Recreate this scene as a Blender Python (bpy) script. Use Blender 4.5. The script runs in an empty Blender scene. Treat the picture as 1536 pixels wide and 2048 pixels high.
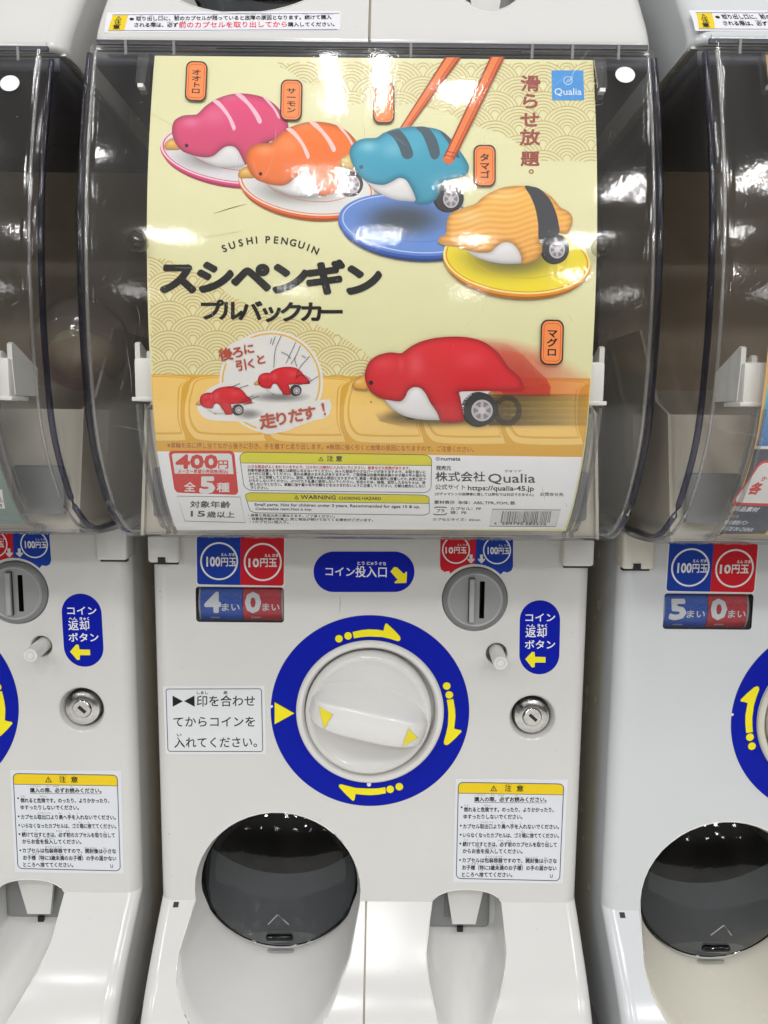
import bpy, bmesh, math, random
import numpy as np
from mathutils import Vector, Matrix, geometry
random.seed(4); np.random.seed(4)
SC = bpy.context.scene; COL = SC.collection
# ------------------------------------------------------------------ camera
FPX = 1540.0
AX_R = np.array((0.99995803, -0.00117126, 0.00908659))
AX_D = np.array((0.00887538, -0.12219612, -0.99246629))
AX_F = np.array((0.00227278, 0.99250528, -0.1221806))
EYE = np.array((.0072571, -.51257558, .20279685))
cam = bpy.data.cameras.new('camera'); cam.sensor_fit = 'VERTICAL'; cam.sensor_height = 36.0
cam.lens = FPX / 2048 * 36.0; cam.clip_start = .01; cam.clip_end = 60
co = bpy.data.objects.new('camera', cam); COL.objects.link(co); SC.camera = co
M = Matrix.Identity(4)
for i in range(3):
    M[i][0] = AX_R[i]; M[i][1] = -AX_D[i]; M[i][2] = -AX_F[i]; M[i][3] = EYE[i]
co.matrix_world = M
cam.dof.use_dof = False
# ------------------------------------------------------------------ light of the shop
SC.view_settings.view_transform = 'Standard'; SC.view_settings.look = 'None'
SC.view_settings.exposure = 0.06; SC.view_settings.gamma = 1.0
SC.cycles.transparent_max_bounces = 32; SC.cycles.max_bounces = 10
SC.cycles.caustics_reflective = False; SC.cycles.caustics_refractive = False
W = bpy.data.worlds.new('World'); SC.world = W; W.use_nodes = True
_nt = W.node_tree; _bg = _nt.nodes['Background']; _tc0 = _nt.nodes.new('ShaderNodeTexCoord'); _sx = _nt.nodes.new('ShaderNodeSeparateXYZ'); _mr = _nt.nodes.new('ShaderNodeMapRange'); _cr = _nt.nodes.new('ShaderNodeValToRGB')
_nt.links.new(_tc0.outputs['Generated'], _sx.inputs[0]); _nt.links.new(_sx.outputs[2], _mr.inputs[0]); _mr.inputs[1].default_value = -1; _nt.links.new(_mr.outputs[0], _cr.inputs[0])
_e = _cr.color_ramp.elements; _e[0].position = 0; _e[0].color = (.62, .60, .57, 1); _e[1].position = 1; _e[1].color = (1.9, 1.88, 1.84, 1)
for _p, _c in ((.40, (.50, .48, .45)), (.50, (.24, .225, .21)), (.58, (.30, .285, .265)), (.68, (1.15, 1.135, 1.10))): _x = _e.new(_p); _x.color = (*_c, 1)
_nt.links.new(_cr.outputs[0], _bg.inputs[0]); _bg.inputs[1].default_value = .30
def area(name, loc, size, power, aim=None, col=(1, .995, .985)):
    l = bpy.data.lights.new(name, 'AREA'); l.shape = 'RECTANGLE'; l.size, l.size_y = size; l.energy = power; l.color = col
    o = bpy.data.objects.new(name, l); COL.objects.link(o); o.location = loc
    d = Vector(aim if aim else (loc[0], loc[1], loc[2] - 1)) - Vector(loc)
    o.rotation_euler = d.to_track_quat('-Z', 'Y').to_euler(); return o
HC = 1.55                                        # ceiling of the shop, metres above the dial
for (y, p, w, xs) in ((-.82, 2.2, .42, (-1.25, -.06, 1.15)), (-1.75, 3.6, .36, (-2.6, -1.4, -.2, .95, 2.1, 3.2)), (-3.0, 4.6, .4, (-2.3, -1.15, .0, 1.1, 2.3)), (-6.2, 4.5, .7, (-4.5, -2.6, -.9, .9, 2.6, 4.5))):
    for x in xs:
        for dx in (-.06, .06):
            area('ceiling_lamp', (x + dx, y, HC), (.03, w), p)
for (x, y, p) in ((.19, -.87, .8), (.27, -1.71, 1.3), (.50, -2.96, 3.0), (-.9, -1.3, 1.3), (1.54, -4.6, 5.0)):
    area('ceiling_spot', (x, y, HC - .05), (.08, .05), p, (0, 0, .1))
# ------------------------------------------------------------------ materials
def lin(c):
    c = np.asarray(c, float) / 255.0
    return np.where(c <= .04045, c / 12.92, ((c + .055) / 1.055) ** 2.4)
def node(nt, t, **kw):
    n = nt.nodes.new(t)
    for k, v in kw.items(): setattr(n, k, v)
    return n
def mat(name, col, rough=.4, metal=0, noise=.04, nscale=30, bump=0, bscale=60, spec=.5, coat=0, dirt=0):
    m = bpy.data.materials.new(name); m.use_nodes = True; nt = m.node_tree; b = nt.nodes['Principled BSDF']
    b.inputs['Roughness'].default_value = rough; b.inputs['Metallic'].default_value = metal
    b.inputs['Specular IOR Level'].default_value = spec; b.inputs['Coat Weight'].default_value = coat
    tc = node(nt, 'ShaderNodeTexCoord'); n = node(nt, 'ShaderNodeTexNoise'); n.inputs['Scale'].default_value = nscale; n.inputs['Detail'].default_value = 5
    nt.links.new(tc.outputs['Object'], n.inputs['Vector'])
    mx = node(nt, 'ShaderNodeMix', data_type='RGBA')
    c = np.asarray(col, float)
    mx.inputs[6].default_value = (*np.clip(c * (1 - noise), 0, 1), 1); mx.inputs[7].default_value = (*np.clip(c * (1 + noise), 0, 1), 1)
    nt.links.new(n.outputs['Fac'], mx.inputs[0]); out = mx.outputs[2]
    if dirt:
        n2 = node(nt, 'ShaderNodeTexNoise'); n2.inputs['Scale'].default_value = 260; n2.inputs['Detail'].default_value = 2
        nt.links.new(tc.outputs['Object'], n2.inputs['Vector'])
        r = node(nt, 'ShaderNodeMapRange'); r.inputs[1].default_value = .74; r.inputs[2].default_value = .80; r.inputs[4].default_value = dirt
        nt.links.new(n2.outputs['Fac'], r.inputs[0])
        m2 = node(nt, 'ShaderNodeMix', data_type='RGBA'); m2.inputs[7].default_value = (*(c * .45), 1)
        nt.links.new(r.outputs[0], m2.inputs[0]); nt.links.new(out, m2.inputs[6]); out = m2.outputs[2]
    nt.links.new(out, b.inputs['Base Color'])
    rr = node(nt, 'ShaderNodeMapRange'); rr.inputs[3].default_value = rough * .8; rr.inputs[4].default_value = rough * 1.25
    n3 = node(nt, 'ShaderNodeTexNoise'); n3.inputs['Scale'].default_value = nscale * 2.3; nt.links.new(tc.outputs['Object'], n3.inputs['Vector'])
    nt.links.new(n3.outputs['Fac'], rr.inputs[0]); nt.links.new(rr.outputs[0], b.inputs['Roughness'])
    if bump:
        bn = node(nt, 'ShaderNodeTexNoise'); bn.inputs['Scale'].default_value = bscale; bn.inputs['Detail'].default_value = 3
        nt.links.new(tc.outputs['Object'], bn.inputs['Vector'])
        bb = node(nt, 'ShaderNodeBump'); bb.inputs['Strength'].default_value = bump; bb.inputs['Distance'].default_value = .001
        nt.links.new(bn.outputs['Fac'], bb.inputs['Height']); nt.links.new(bb.outputs[0], b.inputs['Normal'])
    return m
WHITE = mat('white_plastic', (.64, .635, .62), .16, noise=.025, bump=.12, bscale=22, dirt=.35)
WHITE_LIT = mat('white_plastic_lit', (.72, .712, .69), .13, noise=.02, bump=.08, bscale=22, dirt=.3)  # lighter copy of the white plastic; light on dial and rims put into colour
CREAM = mat('yellowed_plastic', (.65, .628, .545), .25, noise=.03, bump=.12, bscale=22, dirt=.35)
FILM = mat('bluish_film', (.605, .625, .645), .16, noise=.02, bump=.15, bscale=18, dirt=.3)
FRAME = mat('cabinet_side_plastic', (.62, .58, .50), .35, noise=.05, dirt=.4)
GREY = mat('grey_plastic', (.27, .28, .28), .32, noise=.04)
GREYD = mat('grey_plastic_dark', (.19, .195, .2), .35, noise=.05)
GREYL = mat('grey_plastic_light', (.36, .37, .37), .3, noise=.04)
BLACK = mat('black_plastic', (.012, .012, .014), .45)
NAVY = mat('dark_gasket', (.02, .022, .035), .3, noise=.3, nscale=80)
BROWN = mat('dark_brown_board', (.46, .385, .30), .55, noise=.25, nscale=8)
INNER = mat('translucent_hopper', (.58, .54, .46), .5, noise=.08, nscale=10)
CLIPW = mat('clip_plastic', (.78, .77, .73), .3, noise=.03)
CHROME = mat('brushed_chrome', (.58, .57, .56), .2, metal=1, noise=.35, nscale=300, bump=.1, bscale=400)
DOT = mat('white_paper_dot', (.8, .8, .84), .5)

def clear_mat(name, face, edge, gl=1.0, rough=.05, bump=.25, smear=.0, ior=1.45, tp=4.0):
    m = bpy.data.materials.new(name); m.use_nodes = True; nt = m.node_tree; nt.nodes.clear()
    out = node(nt, 'ShaderNodeOutputMaterial'); mx = node(nt, 'ShaderNodeMixShader'); t = node(nt, 'ShaderNodeBsdfTransparent'); g = node(nt, 'ShaderNodeBsdfAnisotropic')
    lw = node(nt, 'ShaderNodeLayerWeight'); lw.inputs['Blend'].default_value = .5
    p = node(nt, 'ShaderNodeMath', operation='POWER'); p.inputs[1].default_value = tp; nt.links.new(lw.outputs['Facing'], p.inputs[0])
    c = node(nt, 'ShaderNodeMix', data_type='RGBA'); c.inputs[6].default_value = (*face, 1); c.inputs[7].default_value = (*edge, 1)
    nt.links.new(p.outputs[0], c.inputs[0]); nt.links.new(c.outputs[2], t.inputs[0])
    p5 = node(nt, 'ShaderNodeMath', operation='POWER'); p5.inputs[1].default_value = 5.0; nt.links.new(lw.outputs['Facing'], p5.inputs[0])
    fr = node(nt, 'ShaderNodeMath', operation='MULTIPLY_ADD'); fr.inputs[1].default_value = .96; fr.inputs[2].default_value = .04; nt.links.new(p5.outputs[0], fr.inputs[0])
    ml = node(nt, 'ShaderNodeMath', operation='MULTIPLY'); ml.inputs[1].default_value = gl; ml.use_clamp = True
    tc = node(nt, 'ShaderNodeTexCoord'); n = node(nt, 'ShaderNodeTexNoise'); n.inputs['Scale'].default_value = 28; n.inputs['Detail'].default_value = 1.5
    n2 = node(nt, 'ShaderNodeTexNoise'); n2.inputs['Scale'].default_value = 420; n2.inputs['Detail'].default_value = 2
    nt.links.new(tc.outputs['Object'], n.inputs['Vector']); nt.links.new(tc.outputs['Object'], n2.inputs['Vector'])
    b = node(nt, 'ShaderNodeBump'); b.inputs['Strength'].default_value = bump; b.inputs['Distance'].default_value = .0016
    b2 = node(nt, 'ShaderNodeBump'); b2.inputs['Strength'].default_value = .16; b2.inputs['Distance'].default_value = .00025
    nt.links.new(n.outputs['Fac'], b.inputs['Height']); nt.links.new(n2.outputs['Fac'], b2.inputs['Height']); nt.links.new(b.outputs[0], b2.inputs['Normal'])
    nt.links.new(b2.outputs[0], g.inputs['Normal'])
    g.inputs['Roughness'].default_value = rough
    nt.links.new(fr.outputs[0], ml.inputs[0]); nt.links.new(ml.outputs[0], mx.inputs[0])
    nt.links.new(t.outputs[0], mx.inputs[1]); nt.links.new(g.outputs[0], mx.inputs[2])
    last = mx.outputs[0]
    if smear:
        # dust and fine scratches that scatter a little light
        w = node(nt, 'ShaderNodeTexNoise'); w.inputs['Scale'].default_value = 14; w.inputs['Detail'].default_value = 6
        mp = node(nt, 'ShaderNodeMapping'); mp.inputs['Rotation'].default_value = (0, .6, 0); mp.inputs['Scale'].default_value = (3, 1, .6)
        nt.links.new(tc.outputs['Object'], mp.inputs[0]); nt.links.new(mp.outputs[0], w.inputs['Vector'])
        r = node(nt, 'ShaderNodeMapRange'); r.inputs[1].default_value = .4; r.inputs[2].default_value = .8; r.inputs[3].default_value = smear * .25; r.inputs[4].default_value = smear
        nt.links.new(w.outputs['Fac'], r.inputs[0])
        d = node(nt, 'ShaderNodeBsdfDiffuse'); d.inputs[0].default_value = (.8, .77, .72, 1)
        m2 = node(nt, 'ShaderNodeMixShader'); nt.links.new(r.outputs[0], m2.inputs[0]); nt.links.new(last, m2.inputs[1]); nt.links.new(d.outputs[0], m2.inputs[2]); last = m2.outputs[0]
    nt.links.new(last, out.inputs[0]); return m
CLEAR = clear_mat('clear_case_plastic', (.995, .995, .995), (.09, .10, .22), 1.0, .075, .10, .035, tp=9.0)
CLEARIN = clear_mat('clear_case_inside', (1.0, 1.0, 1.0), (.35, .36, .46), .35, .04, .08, tp=9.0)
EDGEN = clear_mat('clear_edge_navy', (.42, .43, .56), (.10, .11, .24), 1.0, .05, .1, .01)
EDGE_GLINT = clear_mat('clear_edge_glint', (.75, .76, .78), (.45, .46, .50), 3.0, .10, .3, .22)  # pale diffuse tint paints the highlight line along the case corners
RIBM = clear_mat('clear_rib_plastic', (.84, .85, .86), (.25, .26, .32), 1.6, .08, .2, .06)
KNOBM = clear_mat('clear_knob_plastic', (.80, .80, .80), (.12, .12, .14), 3.0, .03, .3, .02, tp=2.5)
SMOKE = clear_mat('smoked_plastic', (.33, .345, .36), (.05, .055, .06), 1.0, .03, .12, .008)
SMOKED = clear_mat('smoked_plastic_thick', (.16, .17, .20), (.02, .025, .03), 1.2, .05, .1)
PANE = clear_mat('window_pane', (.93, .93, .93), (.4, .4, .4), 1.0, .05, .05)

INK = bpy.data.materials.new('printed_ink'); INK.use_nodes = True
def ink_setup(m, rough, alpha=False, fleck=.03):
    nt = m.node_tree; b = nt.nodes['Principled BSDF']; b.inputs['Roughness'].default_value = rough
    a = node(nt, 'ShaderNodeAttribute'); a.attribute_name = 'ink'; b.inputs['Specular IOR Level'].default_value = .14
    tc = node(nt, 'ShaderNodeTexCoord'); n = node(nt, 'ShaderNodeTexNoise'); n.inputs['Scale'].default_value = 90; n.inputs['Detail'].default_value = 6
    nt.links.new(tc.outputs['Object'], n.inputs['Vector'])
    r = node(nt, 'ShaderNodeMapRange'); r.inputs[3].default_value = 1 - fleck; r.inputs[4].default_value = 1 + fleck; nt.links.new(n.outputs['Fac'], r.inputs[0])
    vm = node(nt, 'ShaderNodeVectorMath', operation='SCALE'); nt.links.new(a.outputs['Color'], vm.inputs[0]); nt.links.new(r.outputs[0], vm.inputs['Scale'])
    nt.links.new(vm.outputs[0], b.inputs['Base Color'])
    if alpha: nt.links.new(a.outputs['Alpha'], b.inputs['Alpha'])
ink_setup(INK, .38)
INKA = bpy.data.materials.new('printed_ink_soft'); INKA.use_nodes = True; ink_setup(INKA, .38, True)

# ------------------------------------------------------------------ objects
def empty(name, loc=(0, 0, 0)):
    o = bpy.data.objects.new(name, None); o.empty_display_size = .05; COL.objects.link(o); o.location = loc; return o
def tag(o, label=None, cat=None, group=None, kind=None):
    for k, v in (('label', label), ('category', cat), ('group', group), ('kind', kind)):
        if v: o[k] = v
    return o
def root_of(p):
    v = np.zeros(3)
    while p is not None: v = v + np.array(p.location); p = p.parent
    return v
def link(name, verts, faces, m, parent=None, smooth=None, normals=None):
    v = np.asarray(verts, float).reshape(-1, 3) - (root_of(parent) if parent else 0)
    me = bpy.data.meshes.new(name); me.from_pydata([tuple(p) for p in v], [], [tuple(int(i) for i in f) for f in faces])
    me.materials.append(m)
    if smooth is not None:
        me.shade_smooth() if hasattr(me, 'shade_smooth') else None
        me.set_sharp_from_angle(angle=math.radians(smooth))
    if normals is not None:
        me.shade_smooth(); me.normals_split_custom_set_from_vertices([tuple(n) for n in normals])
    o = bpy.data.objects.new(name, me); COL.objects.link(o)
    if parent: o.parent = parent
    return o
def kids(o): return [c for c in COL.objects if c.parent == o]
def copy_tree(o, parent=None, skip=()):
    c = o.copy(); COL.objects.link(c); c.parent = parent
    for ch in kids(o):
        if ch.name.split('.')[0] not in skip: copy_tree(ch, c, skip)
    return c
class G:
    """gathers shapes for one mesh"""
    def __init__(s): s.v = []; s.f = []
    def add(s, v, f):
        n = len(s.v); s.v += [tuple(p) for p in v]; s.f += [tuple(i + n for i in q) for q in f]; return s
    def bmesh(s, bm):
        bm.verts.ensure_lookup_table(); bm.verts.index_update()
        s.add([tuple(v.co) for v in bm.verts], [[v.index for v in f.verts] for f in bm.faces]); bm.free(); return s
    def box(s, x0, x1, y0, y1, z0, z1, bev=0, seg=2, M=None):
        bm = bmesh.new(); bmesh.ops.create_cube(bm, size=1)
        for v in bm.verts: v.co = Vector(((x0 + x1) / 2 + v.co.x * (x1 - x0), (y0 + y1) / 2 + v.co.y * (y1 - y0), (z0 + z1) / 2 + v.co.z * (z1 - z0)))
        if bev: bmesh.ops.bevel(bm, geom=bm.edges[:], offset=bev, segments=seg, profile=.5, affect='EDGES')
        if M is not None: bm.transform(M)
        return s.bmesh(bm)
    def loft(s, rings, closed=True, cap0=False, cap1=False):
        n = len(rings[0]); v = [p for r in rings for p in r]; f = []
        for i in range(len(rings) - 1):
            for j in range(n if closed else n - 1):
                k = (j + 1) % n; f.append((i * n + j, i * n + k, (i + 1) * n + k, (i + 1) * n + j))
        if cap0: f.append(tuple(range(n)))
        if cap1: f.append(tuple((len(rings) - 1) * n + j for j in range(n)))
        return s.add(v, f)
    def lathe(s, prof, c, n=64, axis='y', cap0=False, cap1=False, sx=1, M=None):
        """prof: (radius, y) along +y through centre c=(x,z)"""
        rings = []
        for r, y in prof:
            ring = []
            for k in range(n):
                a = 2 * math.pi * k / n; p = Vector((c[0] + r * sx * math.cos(a), y, c[1] + r * math.sin(a)))
                ring.append(tuple(M @ p) if M is not None else tuple(p))
            rings.append(ring)
        return s.loft(rings, True, cap0, cap1)
    def tube(s, pts, r, n=8):
        pts = [Vector(p) for p in pts]; rings = []
        for i, p in enumerate(pts):
            d = (pts[min(i + 1, len(pts) - 1)] - pts[max(i - 1, 0)]).normalized(); a = d.orthogonal().normalized(); b = d.cross(a)
            rings.append([tuple(p + r * (math.cos(t) * a + math.sin(t) * b)) for t in [2 * math.pi * k / n for k in range(n)]])
        return s.loft(rings, True, True, True)
    def out(s, name, m, parent=None, smooth=35): return link(name, s.v, s.f, m, parent, smooth)
    def outs(s, name, m, parent=None, smooth=35):
        """like out, with outward normals made consistent"""
        o = s.out(name, m, parent, None); me = o.data; bm = bmesh.new(); bm.from_mesh(me); bmesh.ops.recalc_face_normals(bm, faces=bm.faces[:]); bm.to_mesh(me); bm.free()
        me.shade_smooth(); me.set_sharp_from_angle(angle=math.radians(smooth)); return o

# ------------------------------------------------------------------ the machine's curved faces
def spl(pts):
    a = np.array(sorted(pts)); x, y = a[:, 0], a[:, 1]; h = np.diff(x); d = np.diff(y) / h
    m = np.empty(len(x)); m[0], m[-1] = d[0], d[-1]; m[1:-1] = (d[:-1] * h[1:] + d[1:] * h[:-1]) / (h[1:] + h[:-1])
    def f(t):
        t = np.asarray(t, float); i = np.clip(np.searchsorted(x, t) - 1, 0, len(h) - 1); u = (t - x[i]) / h[i]
        r = (2*u**3-3*u**2+1)*y[i] + (u**3-2*u**2+u)*h[i]*m[i] + (-2*u**3+3*u**2)*y[i+1] + (u**3-u**2)*h[i]*m[i+1]
        lo = y[0] + m[0] * (t - x[0]); hi = y[-1] + m[-1] * (t - x[-1])
        return np.where(t < x[0], lo, np.where(t > x[-1], hi, r))
    return f
sheet_y = spl([(.395, -.0865), (.386, -.0902), (.363, -.0977), (.339, -.1043), (.313, -.1096), (.291, -.1124), (.268, -.1137), (.250, -.1139), (.2367, -.1133),
               (.2098, -.1108), (.196, -.1082), (.1855, -.1046), (.166, -.0945), (.154, -.0863), (.143, -.0762), (.139, -.0715)])
base_y = spl([(-.141, 0), (-.150, -.0115), (-.160, -.0238), (-.1786, -.0446), (-.200, -.0620), (-.2235, -.0772), (-.2262, -.0782), (-.2280, -.0776), (-.2290, -.0755)])
H = .6262; PITCH = .3156; SLOPE = -.0079
def surf_panel(z): return np.zeros_like(np.asarray(z, float))
def surf_upper(z): return base_y(np.asarray(z) - H)
def project(uv, surf):
    """photo pixel -> point of the surface y = surf(z)"""
    uv = np.asarray(uv, float); d = AX_F + ((uv[:, 0] - 768) / FPX)[:, None] * AX_R + ((uv[:, 1] - 1024) / FPX)[:, None] * AX_D
    lo = np.full(len(uv), .30); hi = np.full(len(uv), .80)
    for _ in range(34):
        t = (lo + hi) / 2; p = EYE + t[:, None] * d; inside = p[:, 1] > surf(p[:, 2]); hi = np.where(inside, t, hi); lo = np.where(inside, lo, t)
    return EYE + ((lo + hi) / 2)[:, None] * d
def nrm(z, surf):
    e = 1e-4; s = (surf(z + e) - surf(z - e)) / (2 * e); n = np.stack([np.zeros_like(s), -np.ones_like(s), s], 1); return n / np.linalg.norm(n, axis=1)[:, None]

# ------------------------------------------------------------------ flat print
KW = .86                                   # what a sheet of white paper sends back in this light, against its own whiteness
_tc = {}
def glyphs(s, bold=0.0, res=2):
    key = (s, bold, res)
    if key in _tc: return _tc[key]
    cu = bpy.data.curves.new('t', 'FONT'); cu.body = s; cu.size = 1; cu.resolution_u = res
    o = bpy.data.objects.new('t', cu); COL.objects.link(o); dg = bpy.context.evaluated_depsgraph_get()
    me = bpy.data.meshes.new_from_object(o.evaluated_get(dg)); me.calc_loop_triangles()
    v = np.array([tuple(p.co)[:2] for p in me.vertices]); f = [tuple(t.vertices) for t in me.loop_triangles]
    bpy.data.objects.remove(o); bpy.data.curves.remove(cu); bpy.data.meshes.remove(me)
    _tc[key] = (v, f); return v, f
_yk = {}
def yref(ch):
    if ch not in _yk:
        v, f = glyphs(ch); _yk[ch] = (v[:, 1].min(), v[:, 1].max())
    return _yk[ch]
def catmull(pts, n=8, closed=True):
    p = [np.array(q, float) for q in pts]; N = len(p); out = []
    for i in range(N if closed else N - 1):
        a, b, c, d = (p[(i + k) % N] if closed else p[min(max(i + k, 0), N - 1)] for k in (-1, 0, 1, 2))
        for j in range(n):
            t = j / n; out.append(.5 * ((2*b) + (c-a)*t + (2*a-5*b+4*c-d)*t*t + (3*b-a-3*c+d)*t**3))
    if not closed: out.append(p[-1])
    return np.array(out)
def ell(cx, cy, rx, ry, rot=0, n=48, a0=0, a1=360):
    a = np.radians(np.linspace(a0, a1, n, endpoint=(a1 - a0 < 360))); c, s = math.cos(math.radians(rot)), math.sin(math.radians(rot))
    x, y = rx * np.cos(a), ry * np.sin(a); return np.stack([cx + c*x - s*y, cy + s*x + c*y], 1)
def quadmap(q, s):
    """unit square -> quad given as TL, TR, BR, BL"""
    q = np.array(q, float); s = np.asarray(s, float); x, y = s[:, :1], s[:, 1:2]
    return q[0]*(1-x)*(1-y) + q[1]*x*(1-y) + q[2]*x*y + q[3]*(1-x)*y
def rrect(q, rx, ry=None, n=6, corners=(1, 1, 1, 1)):
    """rounded quad; rx, ry as fractions of width, height"""
    ry = rx if ry is None else ry; pts = []
    for (cx, cy, a0, k) in ((rx, ry, 180, 0), (1-rx, ry, 270, 1), (1-rx, 1-ry, 0, 2), (rx, 1-ry, 90, 3)):
        if corners[k]:
            for j in range(n + 1):
                a = math.radians(a0 + 90 * j / n); pts.append((cx + rx * math.cos(a), cy + ry * math.sin(a)))
        else: pts.append(((0, 0), (1, 0), (1, 1), (0, 1))[k])
    return quadmap(q, pts)
class Print:
    curved = False; nocut = False
    def __init__(s): s.uv = []; s.off = []; s.col = []; s.f = []; s.n = 0; s.alpha = False
    def raw(s, uv, f, col, layer):
        uv = np.asarray(uv, float)
        if Print.curved and not s.nocut and np.ptp(uv[:, 1]) > 6:
            bm = bmesh.new(); bv = [bm.verts.new((p[0], p[1], 0)) for p in uv]
            for t in f:
                try: bm.faces.new([bv[i] for i in t])
                except ValueError: pass
            x = uv[:, 1].min() + 4
            while x < uv[:, 1].max():
                bmesh.ops.bisect_plane(bm, geom=bm.verts[:] + bm.edges[:] + bm.faces[:], dist=1e-5, plane_co=(0, x, 0), plane_no=(0, 1, 0)); x += 4
            bm.verts.index_update(); uv = np.array([tuple(q.co)[:2] for q in bm.verts]); f = [[q.index for q in g_.verts] for g_ in bm.faces]; bm.free()
        if callable(col): c = col(uv[:, 0], uv[:, 1])
        else: c = np.tile(np.array(col, float), (len(uv), 1))
        if c.shape[1] == 4: s.alpha = True
        else: c = np.concatenate([c, np.full((len(c), 1), 1.0)], 1)
        s.uv.append(uv); s.off.append(np.full(len(uv), layer, float)); s.col.append(c); s.f += [tuple(i + s.n for i in q) for q in f]; s.n += len(uv); return s
    def boldraw(s, uv, f, col, layer, b, bx=None):
        bx = b if bx is None else bx; n = 0 if b < .06 else 4 if b < .9 else 12
        s.glyphcut = True; s.raw(uv, f, col, layer)
        for i in range(n):
            a = 2 * math.pi * (i + .5) / n; s.raw(uv + np.array((bx * math.cos(a), b * math.sin(a))), f, col, layer + .11 * (i + 1))
        s.glyphcut = False; return s
    def poly(s, pts, col, layer, cell=None, holes=(), cellu=None):
        loops = [np.asarray(pts, float)] + [np.asarray(h, float) for h in holes]
        tri = geometry.tessellate_polygon([[Vector((p[0], p[1], 0)) for p in l] for l in loops]); v = np.concatenate(loops)
        if cell:
            bm = bmesh.new(); bv = [bm.verts.new((p[0], p[1], 0)) for p in v]
            for t in tri:
                try: bm.faces.new([bv[i] for i in t])
                except ValueError: pass
            lo, hi = v.min(0), v.max(0)
            for k in ((1,) if cellu == 0 else (1, 0)):
                x = math.floor(lo[k] / cell + 1) * cell
                while x < hi[k]:
                    no = (0, 1, 0) if k else (1, 0, 0)
                    bmesh.ops.bisect_plane(bm, geom=bm.verts[:] + bm.edges[:] + bm.faces[:], dist=1e-5, plane_co=(x, x, 0), plane_no=no); x += cell
            bmesh.ops.triangulate(bm, faces=[f for f in bm.faces if len(f.verts) > 4])
            bm.verts.index_update(); v = np.array([tuple(q.co)[:2] for q in bm.verts]); tri = [[q.index for q in f.verts] for f in bm.faces]; bm.free()
        # keep every face turned the same way
        out = []
        for t in tri:
            p = v[list(t)]; a = np.sum(p[:, 0] * np.roll(p[:, 1], -1) - np.roll(p[:, 0], -1) * p[:, 1]); out.append(tuple(t) if a < 0 else tuple(t)[::-1])
        s.nocut = bool(cell); s.raw(v, out, col, layer); s.nocut = False; return s
    def stroke(s, pts, w, col, layer, closed=False):
        p = np.asarray(pts, float); w = np.full(len(p), w, float) if np.isscalar(w) else np.asarray(w, float)
        if closed: d = np.roll(p, -1, 0) - np.roll(p, 1, 0)
        else:
            d = np.empty_like(p); d[1:-1] = p[2:] - p[:-2]; d[0] = p[1] - p[0]; d[-1] = p[-1] - p[-2]
        d /= np.linalg.norm(d, axis=1)[:, None] + 1e-9; nn = np.stack([-d[:, 1], d[:, 0]], 1) * (w / 2)[:, None]
        v = np.concatenate([p + nn, p - nn]); N = len(p); f = [(i, (i+1) % N, N + (i+1) % N, N + i) for i in range(N if closed else N - 1)]
        return s.raw(v, f, col, layer)
    def text(s, t, p0, p1, h, col, layer, bold=0, ref=None, res=2, cut=0):
        """t from baseline-left pixel p0 to baseline-right pixel p1, h pixels tall"""
        v, f = glyphs(t, 0, res); v = v.copy()
        if ref is None: ref = '国' if any(ord(c) > 0x2e80 for c in t) else 'H'
        y0, y1 = yref(ref); x0, x1 = v[:, 0].min(), v[:, 0].max()
        a = (v[:, 0] - x0) / (x1 - x0); b = (v[:, 1] - y0) / (y1 - y0)
        p0 = np.array(p0, float); p1 = np.array(p1, float); d = (p1 - p0); L = np.linalg.norm(d); up = np.array((d[1], -d[0])) / L
        uv = p0 + a[:, None] * d + (b * h)[:, None] * up
        bold = (0 if h < 4.6 else max(bold, .042)) if h < 10 else bold + .006; k = h / (y1 - y0); s.boldraw(uv, f, col, layer, bold * k, bold * k * .8 * min(1, L / max(1e-6, (x1 - x0) * k))); return s
    def glyph(s, ch, c, w, h, col, layer, bold=0, rot=0, res=3, sk=0):
        """one character centred on a pixel, filling w x h when it is a full-size one"""
        v, f = glyphs(ch, 0, res); v = v.copy(); r = '国' if ord(ch[0]) > 0x2e80 else 'H'
        rv, _ = glyphs(r); rx0, rx1 = rv[:, 0].min(), rv[:, 0].max(); y0, y1 = yref(r)
        x = (v[:, 0] - (rx0 + rx1) / 2) / (rx1 - rx0) * w; y = -(v[:, 1] - (y0 + y1) / 2) / (y1 - y0) * h
        if r == 'H': x = (v[:, 0] - (v[:, 0].min() + v[:, 0].max()) / 2) / (y1 - y0) * h * (w / h)
        cr, sr = math.cos(math.radians(rot)), math.sin(math.radians(rot)); x = x + sk * y
        s.boldraw(np.stack([c[0] + cr*x - sr*y, c[1] + sr*x + cr*y], 1), f, col, layer, bold * h / (y1 - y0)); return s
    def warn(s, c, w, h, col, layer):
        x, y = c; o = [(x, y - h/2), (x + w/2, y + h/2), (x - w/2, y + h/2)]; i = [(x, y - h*.28), (x + w*.32, y + h*.38), (x - w*.32, y + h*.38)]
        s.poly(o, col, layer, holes=[i]); s.stroke([(x, y - h*.12), (x, y + h*.15)], w*.1, col, layer); s.stroke([(x, y + h*.22), (x, y + h*.32)], w*.1, col, layer); return s
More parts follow.
